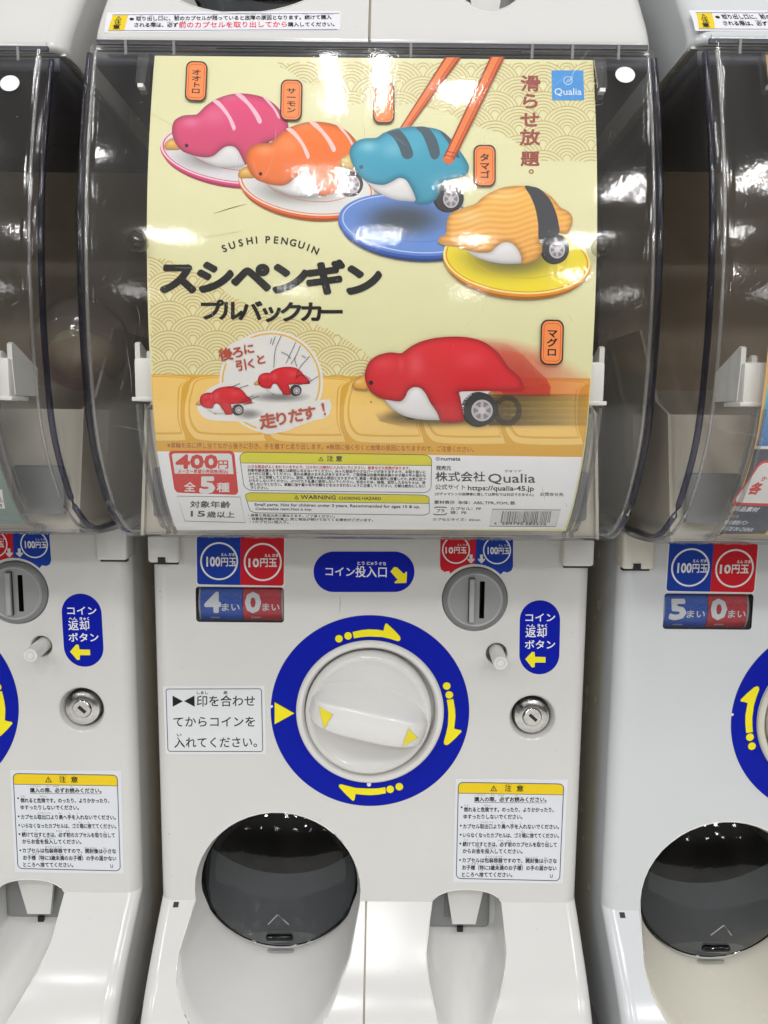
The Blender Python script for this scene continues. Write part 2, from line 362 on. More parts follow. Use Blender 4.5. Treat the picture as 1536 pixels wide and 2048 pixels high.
    def build(s, name, parent, surf, step=.000016, base=.00008, shift=(0, 0, 0)):
        uv = np.concatenate(s.uv); off = np.concatenate(s.off) * step + base; col = np.concatenate(s.col)
        P = project(uv, surf); n = nrm(P[:, 2], surf); P = P + n * off[:, None] + np.array(shift)
        o = link(name, P, s.f, INKA if s.alpha else INK, parent, None, n)
        c = np.empty_like(col); c[:, :3] = np.clip(lin(col[:, :3]) / (.86 if surf is sheet_y else KW), 0, .9); c[:, 3] = col[:, 3]
        at = o.data.color_attributes.new('ink', 'FLOAT_COLOR', 'POINT'); at.data.foreach_set('color', c.astype(np.float32).ravel()); return o

# ------------------------------------------------------------------ cabinet geometry
ZT, ZP, ZB = .131, -.141, -.2290            # top of the lower body, foot of the front panel, foot of the machine
XF, XS = .1395, .1492                        # flat part of the front, side wall
def door_loop(n=26):
    a = [(-.065 + .0595 * math.cos(t), -.1335 + .0595 * math.sin(t)) for t in np.linspace(math.radians(-7.2), math.radians(187.2), n)]
    lo = []
    for t in np.linspace(math.radians(187.2), math.radians(352.8), n + 6)[1:-1]:
        z = -.150 + .0585 * math.sin(t) * (1 if math.sin(t) < 0 else .4); z = min(z, -.1412)
        k = min(max((-.141 - z) / .03, 0), 1); lo.append((-.065 - .0075 * k + .0603 * math.cos(t), z))
    return a, lo
def tray_loop(n=18):
    a = []
    for t in np.linspace(math.radians(8), math.radians(172), n):
        a.append((.0702 + .0250 * math.cos(t), -.1448 + .0135 * math.sin(t) ** .8))
    a = [(.0950, -.141)] + [p for p in a if p[1] > -.1405] + [(.0454, -.141)]
    lo = []
    for t in np.linspace(math.radians(180), math.radians(360), n + 8):
        z = -.156 + .048 * math.sin(t); k = min((-.141 - z) / .05, 1)
        lo.append((.0702 - .006 * k + (.0252 + .0026 * math.sin(math.pi * min(1, k * 1.2))) * math.cos(t), z))
    return a, lo[0:]
def lift(poly, holes, surf, name, m, parent, cell=None, extra=None, yoff=0.0):
    """a plate given in (x, z), laid on y = surf(z)"""
    loops = [poly] + list(holes); tri = geometry.tessellate_polygon([[Vector((p[0], p[1], 0)) for p in l] for l in loops]); v = [p for l in loops for p in l]
    bm = bmesh.new(); bv = [bm.verts.new((p[0], p[1], 0)) for p in v]
    for t in tri:
        try: bm.faces.new([bv[i] for i in t])
        except ValueError: pass
    if cell:
        zs = [p[1] for p in v]; x = min(zs) + cell
        while x < max(zs):
            bmesh.ops.bisect_plane(bm, geom=bm.verts[:] + bm.edges[:] + bm.faces[:], dist=1e-6, plane_co=(0, x, 0), plane_no=(0, 1, 0)); x += cell
    bm.verts.index_update(); V = []; F = []
    for q in bm.verts: V.append((q.co.x, 0, q.co.y))
    V = np.array(V); V[:, 1] = surf(V[:, 2]) + yoff; N = nrm(V[:, 2], surf)
    for f in bm.faces:
        idx = [q.index for q in f.verts]; p = V[idx]; a = sum(p[i][0] * p[(i+1) % len(p)][2] - p[(i+1) % len(p)][0] * p[i][2] for i in range(len(p)))
        F.append(idx if a > 0 else idx[::-1])
    bm.free(); g = G(); g.add(V, F); nn = list(N)
    if extra:
        for (ev, ef, en) in extra:
            g.add(ev, ef); nn += list(en)
    return link(name, g.v, g.f, m, parent, None, nn)
def side_strip(sgn, z0, z1, surf, n=24, back=.03, r=.0097):
    """rounded upright edge from the flat front to the side wall"""
    V = []; N = []; F = []; zs = np.linspace(z0, z1, n); ks = np.linspace(0, math.pi / 2, 7)
    for z in zs:
        y0 = float(surf(z)); s = float((surf(z + 1e-4) - surf(z - 1e-4)) / 2e-4)
        for a in ks:
            V.append((sgn * (XF + r * math.sin(a)), y0 + r * (1 - math.cos(a)), z)); nn = np.array((sgn * math.sin(a), -math.cos(a), s * math.cos(a))); N.append(nn / np.linalg.norm(nn))
        V.append((sgn * XS, back, z)); N.append((sgn, 0, 0))
    m = len(ks) + 1
    for i in range(n - 1):
        for j in range(m - 1):
            q = (i*m+j, i*m+j+1, (i+1)*m+j+1, (i+1)*m+j); F.append(q if sgn > 0 else q[::-1])
    return V, F, N
def circ(c, r, n=48, cw=False): 
    return [(c[0] + r * math.cos(2*math.pi*k/n), c[1] + r * math.sin(2*math.pi*k/n)) for k in range(n)]
SLOT, BTN, LOCK = (.0708, .0806), (.0866, .0425), (.1127, -.0030)
WIN = (-.1190, -.0591, .0630, .0875)
def rr(x0, x1, z0, z1, r, n=5):
    p = []
    for cx, cz, a0 in ((x1-r, z1-r, 0), (x0+r, z1-r, 90), (x0+r, z0+r, 180), (x1-r, z0+r, 270)):
        for j in range(n + 1): a = math.radians(a0 + 90*j/n); p.append((cx + r*math.cos(a), cz + r*math.sin(a)))
    return p

def make_machine():
    R = empty('capsule_machine', (0, .15, ZB))
    flat = surf_panel
    # ---- front panel with its openings
    da, dl = door_loop(); ta, tl = tray_loop()
    outline = [(-XF, ZT), (-XF, ZP)] + [(-.1285, ZP)] + [p for p in da[::-1]] + [(.0454, ZP)] + ta[::-1][1:-1] + [(.0950, ZP), (XF, ZP), (XF, ZT)]
    outline = [p for i, p in enumerate(outline) if i == 0 or abs(p[0]-outline[i-1][0]) + abs(p[1]-outline[i-1][1]) > 1e-6]
    holes = [circ(SLOT, .0226, 64), circ(BTN, .0078, 32), circ(LOCK, .0168, 48), rr(*WIN, .0022), circ((0, 0), .0505, 96)]
    lift(outline, holes, flat, 'front_panel', WHITE, R, None, [side_strip(-1, ZP, ZT, flat), side_strip(1, ZP, ZT, flat)])
    # ---- recess walls and lips of the panel openings
    g = G()
    g.lathe([(.0226, 0), (.0222, .0006), (.0222, .006)], SLOT, 64)
    g.outs('recess_wall', WHITE, R); g = G(); g.lathe([(.0078, 0), (.0073, .0006), (.0072, .018)], BTN, 32)
    g.outs('recess_wall', WHITE, R); g = G(); g.lathe([(.0168, 0), (.0158, .0005), (.0143, .0035), (.0128, .0085), (.0122, .012)], LOCK, 48)
    w = rr(*WIN, .0022); cx, cz = (WIN[0]+WIN[1])/2, (WIN[2]+WIN[3])/2
    g.outs('recess_wall', WHITE, R)
    g = G(); g.loft([[(x, 0.0001, z) for x, z in w], [(x, .012, z) for x, z in w]]); g.outs('window_recess', BLACK, R, 50)
    g = G(); z0 = ZP
    g.lathe([(.0505, 0), (.0509, -.0016), (.0498, -.0026), (.0472, -.0024), (.0458, -.0008), (.0452, .002), (.0448, .008)], (0, 0), 96)
    g.outs('dial_collar', WHITE_LIT, R)
    g = G(); g.lathe([(.0449, .0079), (.0005, .0079)], (0, 0), 48, cap1=True); g.outs('dial_well', WHITE_LIT, R)
    # ---- the turning dial: dished disc, grip bar, two arrows
    dl_ = G(); pr = [(.0434, .006), (.0436, -.001), (.0432, -.004), (.0418, -.0062), (.0395, -.0068), (.0378, -.0058), (.033, -.0042), (.024, -.0034), (.012, -.0030), (.0006, -.0030)]
    dl_.lathe(pr, (-.001, 0), 96, cap1=True); dial = dl_.outs('dial', WHITE_LIT, R, 60)
    T = Matrix.Translation((-.001, 0, 0)) @ Matrix.Rotation(math.radians(12.5), 4, 'Y')
    rings = []; nA = 29
    prof = [(0.0, 1.0), (.12, .93), (.45, .80), (.75, .70), (.90, .62), (.97, .54), (1.0, .42)]
    for i in range(nA):
        u = -1 + 2 * i / (nA - 1); a = u * .0405; q = math.sqrt(max(0, 1 - abs(u) ** 2.4)); hb = .0035 + .0185 * q; hf = .0060 + .0046 * q
        p = .0055 + .0205 * (max(0, 1 - abs(u) ** 4.0)) ** .5; ring = []
        for (d, s) in prof: ring.append((a, -.0030 - p * d, (hb * (1 - d) + hf * d) * (.93 if d < 1 else .8)))
        for (d, s) in prof[::-1]: ring.append((a, -.0030 - p * d, -(hb * (1 - d) + hf * d) * (.93 if d < 1 else .8) * .92))
        rings.append([tuple(T @ Vector(r)) for r in ring])
    g = G(); g.loft(rings, False, False, False)
    n = len(rings[0]); g.f += [tuple(range(n))[::-1], tuple((nA-1)*n + j for j in range(n))]
    grip = g.outs('grip_bar', WHITE_LIT, dial, 48)
    for tri in (((-.0345, .0055), (-.0245, .0045), (-.0278, -.0075)), ((.0262, .0060), (.0345, -.0010), (.0248, -.0072))):
        def yy(a): u = a / .0405; return -.0030 - (.0055 + .0205 * (max(0, 1 - abs(u) ** 4.0)) ** .5)
        P3 = [Vector((a, yy(a) - .0002, b)) for a, b in tri]; c3 = sum(P3, Vector()) / 3
        g = G(); o1 = [tuple(T @ (c3 + (p - c3) * 1.12)) for p in P3]; o2 = [tuple(T @ (c3 + (p - c3) * 1.0 + Vector((0, -.0006, 0)))) for p in P3]
        g.loft([o1, o2]); fr = g.outs('arrow_rim', WHITE_LIT, dial)
        g = G(); g.add([tuple(T @ (c3 + (p - c3) * .95 + Vector((0, -.0008, 0)))) for p in P3], [(0, 1, 2)]); g.out('arrow_mark', YELLOWP, dial, 30)
    # ---- coin slot
    g = G(); g.lathe([(.0219, .0045), (.0219, -.0002), (.0214, -.0009), (.0188, -.0022)], SLOT, 72); disc = g.outs('coin_slot', GREYD, R)
    g = G(); g.lathe([(.0188, -.0022), (.0181, -.0030), (.0173, -.0026)], SLOT, 72); g.outs('raised_ring', GREYL, disc)
    x0, x1 = SLOT[0] + .0028, SLOT[0] + .0062
    lift(circ(SLOT, .0173, 64), [rr(x0, x1, SLOT[1] - .0128, SLOT[1] + .0128, .0003, 2)], flat, 'slot_plate', GREY, disc, None, None, -.0026)
    g = G(); r_ = rr(x0, x1, SLOT[1] - .0128, SLOT[1] + .0128, .0003, 2); g.loft([[(x, -.0026, z) for x, z in r_], [(x, .014, z) for x, z in r_]], cap1=True); g.outs('slot_throat', BLACK, disc)
    g = G(); g.box(SLOT[0] - .0048, SLOT[0] - .0006, -.0040, -.0024, SLOT[1] - .0152, SLOT[1] + .0152, .0003); g.outs('slot_guide_gap', BLACK, disc)
    g = G(); g.box(SLOT[0] - .0044, SLOT[0] - .0010, -.0064, -.0034, SLOT[1] - .0148, SLOT[1] + .0148, .0004); g.outs('slot_guide', GREYL, disc)
    # ---- return button, lock
    g = G(); g.lathe([(.0072, .012), (.0005, .0121)], BTN, 24, cap1=True); g.outs('button_well', FRAME, R)
    Tb = Matrix.Translation((BTN[0] + .0002, .012, BTN[1] + .001)) @ Matrix.Rotation(math.radians(4), 4, 'X')
    g = G(); g.lathe([(.0050, 0), (.0050, -.0285), (.0046, -.0295), (.0030, -.0298), (.0028, -.0293), (.0024, -.0293), (.0022, -.0299), (.0004, -.0300)], (0, 0), 40, cap1=True, M=Tb); g.outs('return_button', WHITE_LIT, R, 50)
    g = G(); g.lathe([(.0122, .010), (.0122, .003), (.0118, .0020), (.0105, .0016), (.0098, .0012), (.0068, .0010), (.0066, .0018)], LOCK, 56); lk = g.outs('lock', CHROME, R)
    g = G(); g.lathe([(.0064, .0018), (.0064, .0002), (.0058, -.0003), (.0004, -.0003)], LOCK, 40, cap1=True); g.outs('lock_plug', CHROME, lk)
    Tk = Matrix.Translation((LOCK[0] + .0004, 0, LOCK[1])) @ Matrix.Rotation(math.radians(42), 4, 'Y')
    g = G(); g.box(-.0032, .0032, -.0007, .001, -.0011, .0011, M=Tk); g.out('keyhole', BLACK, lk)
    g = G(); g.box(-.0016, .0016, -.0004, .004, -.0012, .0012, M=Matrix.Translation((LOCK[0] - .0082, .0012, LOCK[1] + .0078)) @ Matrix.Rotation(math.radians(45), 4, 'Y')); g.out('lock_notch', BLACK, lk)
    # ---- counter drums behind their window
    cz = .0748
    for (a, b, m) in ((WIN[0] + .0022, -.0880, BLUEP), (-.0876, WIN[1] - .0022, REDP)):
        g = G(); rings = []
        for k in range(21):
            t = math.radians(-75 + 150 * k / 20); rings.append([(a, .0255 - .0225 * math.cos(t), cz + .0225 * math.sin(t)), (b, .0255 - .0225 * math.cos(t), cz + .0225 * math.sin(t))])
        g.loft(rings, False); g.outs('counter_drum', m, R)
        g = G(); x_ = a - .0012 if m is BLUEP else b + .0001; g.loft([[(p[0] * 0 + x, p[1], p[2]) for x in (x_, x_ + .0012)] for p in [r[0] for r in rings]], False); g.outs('drum_rim', GREYL, R)
    g = G(); g.box(WIN[0] - .001, WIN[1] + .001, .0125, .0135, WIN[2] - .004, WIN[3] + .004); g.out('window_back', BLACK, R)
    p4 = rr(WIN[0] + .0003, WIN[1] - .0003, WIN[2] + .0003, WIN[3] - .0003, .002)
    lift(p4, [], flat, 'window_pane', PANE, R, None, None, .0012)
    # ---- coverings of the foot: chute cover and tray cover with the seam between
    sx = -.0018; L = [(-XF, ZP), (-XF, ZB), (sx - .0007, ZB), (sx - .0007, ZP)] + [p for p in ([(da[0][0], ZP)] + dl[::-1] + [(da[-1][0], ZP)])]
    o1 = lift(L, [], base_y, 'chute_cover', WHITE, R, .004, [side_strip(-1, ZB, ZP, base_y, 20)])
    Rr = [(sx + .0007, ZP), (sx + .0007, ZB), (XF, ZB), (XF, ZP), (.0950, ZP)] + tl[::-1][1:-1] + [(.0454, ZP)]
    o2 = lift(Rr, [], base_y, 'tray_cover', WHITE, R, .004, [side_strip(1, ZB, ZP, base_y, 20)])
    g = G(); zs = np.linspace(ZP, ZB, 16)
    g.loft([[(sx - .0007, float(base_y(z)), z), (sx - .0007, float(base_y(z)) + .005, z), (sx + .0007, float(base_y(z)) + .005, z), (sx + .0007, float(base_y(z)), z)] for z in zs], False); g.outs('seam', FRAME, R)
    # thin dark joint under the front panel
    lift(rr(-.1390, -.1352, -.1440, -.1417, .0003), [], base_y, 'latch_slot', BLACK, R, None, None, -.0002)
    # ---- chute bowl and its opening
    def on(p): return (p[0], float(base_y(p[1])) if p[1] < ZP else 0.0, p[1])
    loop = [on(p) for p in da + dl]; N = len(loop); rings = [[], [], [], [], [], [], [], [], []]
    for (x, y, z) in loop:
        ang = math.atan2(z + .1335, x + .065); bx, bz = -.065 + .0568 * math.cos(ang), -.1345 + .0562 * math.sin(ang); by = .010 + .010 * max(0, -math.sin(ang))
        dn = max(0, -math.sin(ang)); c = ((x * .55 + bx * .45), by * .5 + y * .5, (z * .5 + bz * .5) - .003 * dn)
        rings[0].append((x, y, z)); 
        ex, ez = x + (.0005 if x < -.065 else -.0005), z + .0006 * (1 if z < -.15 else -1)
        rings[1].append((ex, y + .0008, ez))
        for k in range(1, 8):
            t = k / 7; a_, b_, c_ = (1-t)**2, 2*t*(1-t), t*t
            rings[k+1].append(tuple(a_*p + b_*q + c_*r for p, q, r in zip((ex, y + .0008, ez), c, (bx, by, bz))))
    g = G(); g.loft(rings); bowl = g.outs('chute_bowl', WHITE, R, 60)
    g = G(); g.tube([(x, y + .0002, z) for x, y, z in rings[0]], .00055, 6); g.outs('bowl_rim', WHITE_LIT, bowl, 60)
    for p in bowl.data.polygons: pass
    # dark chute behind the door, with its sloping floor
    g = G(); back = rings[-1]; g.loft([back, [(x, y + .0012, z) for x, y, z in back], [(x, .11, z) for x, y, z in back]], True, False, True); g.out('chute_cavity', BLACK, R)
    g = G(); fl = []
    for (z, y) in ((-.1885, .0215), (-.176, .028), (-.158, .036), (-.148, .044)):
        fl.append([(-.065 + s * (.0550 if z > -.18 else .046), y - .006 * abs(s) ** 2, z + .024 * abs(s) ** 2.2) for s in np.linspace(-1, 1, 15)])
    g.loft(fl, False); g.outs('chute_floor', GREYL, R)
    g = G(); a_ = np.linspace(math.radians(205), math.radians(335), 25); g.loft([[(-.065 + .0560 * math.cos(t), .0165, -.1345 + .0556 * math.sin(t)) for t in a_], [(-.065 + .0545 * math.cos(t), .0260, -.1345 + (.0540 - .0075 * max(0, -math.sin(t)) ** 2) * math.sin(t)) for t in a_]], False); g.outs('lit_floor_crescent', WHITE, R)  # white crescent added so the floor's front looks lit through the door
    # ---- smoked exit door
    Td = Matrix.Translation((-.065, .0125, -.1330)) @ Matrix.Rotation(math.radians(5), 4, 'X')
    g = G(); Rs = .0560; g.lathe([(Rs * math.sin(a) / math.sin(math.radians(48)), -(.0165) * (math.cos(a) - math.cos(math.radians(48))) / (1 - math.cos(math.radians(48)))) for a in np.radians(np.linspace(48, .6, 20))], (0, 0), 96, cap1=True, M=Td)
    door = g.outs('exit_door', SMOKE, R, 80)
    g = G(); g.lathe([(.0556, .0024), (.0564, .0014), (.0564, -.0003), (.0558, -.0008), (.0552, -.0003)], (0, 0), 96, M=Td); g.outs('door_rim', SMOKED, door)
    def dz(x, z): r = math.hypot(x, z) / .0560; a = math.asin(min(1, r * math.sin(math.radians(48)))); return -(.0165) * (math.cos(a) - math.cos(math.radians(48))) / (1 - math.cos(math.radians(48)))
    g = G(); g.tube([tuple(Td @ Vector((x, dz(x, z) - .0003, z))) for x, z in ((-.0072, -.0262), (-.0036, -.0212), (-.0004, -.0168), (.0006, -.0168), (.0040, -.0212), (.0075, -.0262))], .00042, 6); g.outs('chevron_mark', GREYL, door)
    g = G(); zc = -.0415; yc = dz(0, zc)
    g.box(-.0100, .0100, -.0028, .0020, -.0036, .0036, .0022, 3, M=Td @ Matrix.Translation((0, yc, zc)) @ Matrix.Rotation(math.radians(38), 4, 'X')); g.outs('door_handle', SMOKED, door)
    g = G(); g.box(-.0098, .0098, -.0040, -.0020, -.0650, -.0560, .0009, 2, M=Td); g.outs('door_tab', RIBM, door)
    # ---- coin return tray
    loop = [on(p) for p in ta + tl]; rings = [[] for _ in range(8)]
    for (x, y, z) in loop:
        dx, dzz = x - .068, z + .158; dn = max(0, -dzz) / .048; bx = .068 + .0262 * math.copysign(min(1, abs(dx) / .024) ** .6, dx); bz = max(z, -.1745) if z < -.15 else z + .004; by = .024
        c = ((x + bx) / 2 + .001 * (1 if dx > 0 else -1), by * .6 + y * .4, z * .6 + bz * .4 - .003 * dn)
        rings[0].append((x, y, z)); ex = x - .0005 * (1 if dx > 0 else -1); ez = z + (.0006 if dzz < 0 else -.0004); rings[1].append((ex, y + .0008, ez))
        for k in range(1, 7):
            t = k / 6; rings[k+1].append(tuple((1-t)**2*p + 2*t*(1-t)*q + t*t*r for p, q, r in zip((ex, y + .0008, ez), c, (bx, by, bz))))
    g = G(); g.loft(rings, True, False, True); tr = g.outs('return_tray', WHITE, R, 60)
    g = G(); g.tube([(x, y + .0002, z) for x, y, z in rings[0]], .00045, 6); g.outs('tray_rim', WHITE_LIT, tr, 60)
    g = G(); g.box(.0400, .0905, .0200, .0300, -.1768, -.1210, .005, 3); bp = g.outs('tray_back_plate', GREY, R)
    g = G(); g.box(.0560, .0610, .0188, .0205, -.166, -.126, .0006); g.outs('plate_rib', GREYD, bp)
    g = G(); g.add([(.0555, .0085, -.1300), (.0845, .0085, -.1300), (.0785, .0120, -.1665), (.0615, .0120, -.1665), (.0555, .0125, -.1300), (.0845, .0125, -.1300), (.0785, .0150, -.1665), (.0615, .0150, -.1665)],
                   [(0, 1, 2, 3), (7, 6, 5, 4), (0, 3, 7, 4), (1, 5, 6, 2), (3, 2, 6, 7), (0, 4, 5, 1)]); g.outs('coin_flap', WHITE_LIT, R)
    g = G(); g.box(.0658, .0702, .0185, .0206, -.1785, -.1735); g.out('dark_slot_hole', BLACK, R)  # black block standing in for the dark inside of a small slot hole
    # ---- cabinet body: side walls, top, foot, hinges
    for s in (-1, 1):
        g = G(); zs = list(np.linspace(ZB, ZP, 14)); pr = [(float(base_y(z)) + .0095, z) for z in zs] + [(.0095, ZT)]
        x0, x1 = sorted((s * (XS - .0004), s * (XS - .0034)))
        ring = [(y, z) for y, z in pr] + [(.33, ZT), (.33, ZB)]
        g.loft([[(x0, y, z) for y, z in ring], [(x1, y, z) for y, z in ring]], True, True, True); g.outs('side_wall', FRAME, R)
    g = G(); g.box(-XS + .0035, XS - .0035, .012, .33, ZT - .004, ZT - .0005); g.out('body_top', WHITE, R)
    g = G(); g.box(-XS + .001, XS - .001, float(base_y(ZB)) + .0025, .33, ZB - .0005, ZB + .0005); g.out('foot_plate', WHITE, R)
    for s in (-1, 1):
        g = G(); x0, x1 = sorted((s * .1284, s * .1495)); g.box(x0, x1, -.0052, .016, .1045, .1296, .0022, 3); hg = g.outs('hinge_block', WHITE, R)
        g = G(); x0, x1 = sorted((s * .1272, s * .1284)); g.box(x0, x1, -.0006, .004, .1035, ZT); g.out('hinge_gap', FRAME, hg)
        g = G(); g.box(*sorted((s * .1300, s * .1480)), -.0006, .004, .1028, .1046); g.out('hinge_gap', BLACK, hg)
    g = G(); g.box(-.1425, -.1375, -.0056, .004, .1040, .1085); g.out('hinge_notch', BLACK, R)
    return R
def make_case(R):
    """the clear case with what is fixed in it"""
    prof = []                                # (y, z) of the case front, from its top edge to the rear of its floor
    for z in np.linspace(.3925, .150, 34): prof.append((float(sheet_y(z)) - .0032, z))
    prof += [(-.0775, .1420), (-.0705, .1362), (-.0620, .1318), (-.0520, .1294), (-.0380, .1284), (-.0200, .1280), (.02, .1280), (.06, .1282)]
    def shell(inset, name, m, parent, back=.20):
        rings = []; r = .0115 - inset * .6; n = len(prof)
        for i, (y, z) in enumerate(prof):
            a = prof[max(i-1, 0)]; b = prof[min(i+1, n-1)]; d = Vector((b[0]-a[0], b[1]-a[1])).normalized(); y, z = y + inset * (-d[1]), z + inset * d[0] if i > 34 else z
            X = XS - .0006 - inset; ring = [(-X, back, z), (-X, max(y + r, -.05) if False else y + r + .02, z)]
            for k in range(9): t = math.pi/2 * k/8; ring.append((-X + r - r*math.cos(t), y + r - r*math.sin(t), z))
            for k in range(9): t = math.pi/2 * (1-k/8); ring.append((X - r + r*math.cos(t), y + r - r*math.sin(t), z))
            ring += [(X, y + r + .02, z), (X, back, z)]; rings.append(ring)
        g = G(); g.loft(rings, False); return g.outs(name, m, parent, 70)
    case = shell(0, 'clear_case', CLEAR, R); shell(.0026, 'case_inner_face', CLEARIN, case, .19)
    for s in (-1, 1):
        for (xx, rr2, dy, nm, mm) in ((.1462, .0017, .0052, 'case_edge', EDGEN), (.1418, .0009, .0016, 'case_edge_glint_line', EDGE_GLINT)):  # the thin bright tube is added to draw the corner highlight
            pts = [(s * xx, float(sheet_y(z)) - .0032 + dy, z) for z in np.linspace(.388, .150, 40)] + [(s * xx, -.0775 + dy, .1435), (s * xx, -.0700 + dy, .1385), (s * xx, -.0600 + dy, .1345), (s * xx, -.045, .1325), (s * xx, .0, .1315)]
            g = G(); g.tube(pts, rr2, 10); g.outs(nm, mm, case, 60)
    # dark gasket and frame above the case
    g = G(); g.box(-.1470, .1470, -.0790, .20, .3860, .3935, .001); case2 = g.outs('case_top_gasket', NAVY, R)
    g = G(); g.box(-.1435, .1435, -.0855, -.0838, .3940, .3962); g.outs('case_top_rail', NAVY, R)
    for x in (-.128, -.103, .020, .083, .104, .128):
        g = G(); g.box(x - .0007, x + .0007, -.0866, -.0860, .3885, .3955); g.out('rail_rib', GREYD, R)
    for s in (-1, 1):                         # the wedge-shaped tabs, knobs, holding ribs and brackets
        x = s * .1168; V = [(x - .0030, -.0925, .3868), (x + .0030, -.0925, .3868), (x + .0024, -.1005, .3690), (x - .0024, -.1005, .3690), (x - .0030, -.0880, .3868), (x + .0030, -.0880, .3868), (x + .0018, -.0935, .3660), (x - .0018, -.0935, .3660)]
        g = G(); g.add(V, [(0, 1, 2, 3), (7, 6, 5, 4), (0, 3, 7, 4), (1, 5, 6, 2), (3, 2, 6, 7), (0, 4, 5, 1)]); g.outs('case_tab', RIBM, case)
        g = G(); g.box(x - .0014, x + .0014, -.1004, -.0960, .3672, .3690); g.out('tab_tip', CLIPW, case)
        x = s * .1155; y = float(sheet_y(.288)) - .0030
        g = G(); g.lathe([(.0052, y + .001), (.0052, y - .0014), (.0046, y - .0026), (.0034, y - .0026), (.0026, y - .0014), (.0018, y - .0030), (.0006, y - .0034)], (x, .288), 28, cap1=True); g.outs('case_knob', KNOBM, case)
        for dx in (0, .0042):
            xx = s * (.1150 + dx); rings = []
            for z in np.linspace(.2085, .1330, 26):
                yy = float(sheet_y(max(z, .139))) + (0 if z > .139 else .010) ; n0 = .0028
                rings.append([(xx - .0007, yy + n0, z), (xx - .0007, yy - .0024, z), (xx + .0007, yy - .0024, z), (xx + .0007, yy + n0, z)])
            g = G(); g.loft(rings, True, True, True); g.outs('holding_rib', RIBM, case)
        br = G(); br.box(*sorted((s * .104, s * .1232)), -.1040, -.0860, .2115, .2325, .0014, 2); b = br.outs('poster_bracket', CLIPW, R)
        for (xa, xb, zt) in ((.1210, .1236, .2410), (.1150, .1176, .2365)):
            ring = [(-.1000, .2300), (-.1000, zt - .001), (-.0980, zt), (-.0955, zt - .001), (-.0700, .2290), (-.0700, .2130), (-.0980, .2130)]; x0, x1 = sorted((s * xa, s * xb))
            g = G(); g.loft([[(x0, y, z) for y, z in ring], [(x1, y, z) for y, z in ring]], True, True, True); g.outs('bracket_fin', CLIPW, b)
        g = G(); g.box(*sorted((s * .1100, s * .1246)), -.1048, -.0850, .2100, .2122, .0004); g.outs('bracket_foot', CLIPW, b)
    # ---- inside of the capsule box
    g = G(); g.box(-.1445, .1445, .095, .099, .130, .392); g.out('back_board', BROWN, R)
    g = G(); g.box(-.1445, .1445, -.050, .095, .388, .3925); g.out('box_ceiling', BROWN, R)
    g = G(); g.add([(-.136, -.050, .1310), (.136, -.050, .1310), (.136, -.036, .206), (-.136, -.036, .206), (-.136, .03, .190), (.136, .03, .190), (.13, .094, .225), (-.13, .094, .225)], [(0, 1, 2, 3), (3, 2, 5, 4), (4, 5, 6, 7)]); g.outs('hopper_front', INNER, R)
    for s in (-1, 1):
        x0, x1 = sorted((s * .1360, s * .1378)); ring = [(-.055, .131), (-.040, .206), (-.018, .214), (.020, .262), (.094, .262), (.094, .131)]
        g = G(); g.loft([[(x0, y, z) for y, z in ring], [(x1, y, z) for y, z in ring]], True, True, True); g.outs('hopper_side', INNER, R)
        g = G(); g.box(*sorted((s * .098, s * .130)), -.0560, -.0505, .142, .172, .002); g.outs('motor_cover', GREYD, R)
    return case
def p_(n, x): return x
YELLOWP = mat('yellow_sticker', lin((222, 206, 44)) / KW, .35, noise=.02)
BLUEP = mat('blue_drum', lin((28, 72, 160)) / KW, .4, noise=.03); REDP = mat('red_drum', lin((172, 40, 52)) / KW, .4, noise=.03)

# ------------------------------------------------------------------ stickers of the machine (traced on the centre machine)
C_W, C_BLUE, C_RED, C_YEL, C_BLK, C_NAVY = (216, 217, 219), (0, 20, 150), (186, 28, 40), (232, 215, 38), (30, 30, 32), (20, 26, 100)
def q4(x0, y0, x1, y1, sl=0.0): return [(x0, y0), (x1, y0 + sl * (x1 - x0)), (x1, y1 + sl * (x1 - x0)), (x0, y1)]
def tri3(c, r): return c
def yen(P, c, r, t1, lay, k=1.0, fur=True):
    x, y = c; P.poly(ell(x, y, r, r), C_W, lay, holes=[ell(x, y, r * .91, r * .91)])
    if t1 == '100': P.text('100', (x - 25*k, y + 10*k), (x + 2*k, y + 10*k), 18*k, C_W, lay, .035); P.text('円玉', (x + 4*k, y + 10*k), (x + 34*k, y + 10.5*k), 17*k, C_W, lay, .028)
    else: P.text('10', (x - 28*k, y + 9.5*k), (x - 8*k, y + 9.5*k), 16*k, C_W, lay, .035); P.text('円玉', (x - 5*k, y + 9.5*k), (x + 28*k, y + 10*k), 17*k, C_W, lay, .028)
    P.text('えん', (x + 4*k, y - 10*k), (x + 16*k, y - 10*k), 6*k, C_W, lay); P.text('だま', (x + 19*k, y - 10*k), (x + 31*k, y - 10*k), 6*k, C_W, lay)
def coin_sticker(R):
    P = Print(); q = [(393.5, 1072.5), (568.5, 1074.5), (567.5, 1171.5), (394.3, 1168.5)]
    wq = [(391, 1070), (571, 1072), (570, 1174), (392, 1171)]
    P.poly(rrect(wq, .035, .06), (205, 205, 203), 0)
    l = rrect([q[0], (481.3, 1073.5), (480.8, 1170), q[3]], .07, .06, corners=(1, 0, 0, 1)); r = rrect([(481.3, 1073.5), q[1], q[2], (480.8, 1170)], .07, .06, corners=(0, 1, 1, 0))
    P.poly(l, (22, 56, 148), 1); P.poly(r, C_RED, 1)
    s = P.build('coin_price_sticker', R, surf_panel)
    P = Print(); yen(P, (438.4, 1122.2), 38, '100', 3); yen(P, (525.5, 1124), 38, '10', 3); P.build('lettering', s, surf_panel); return s
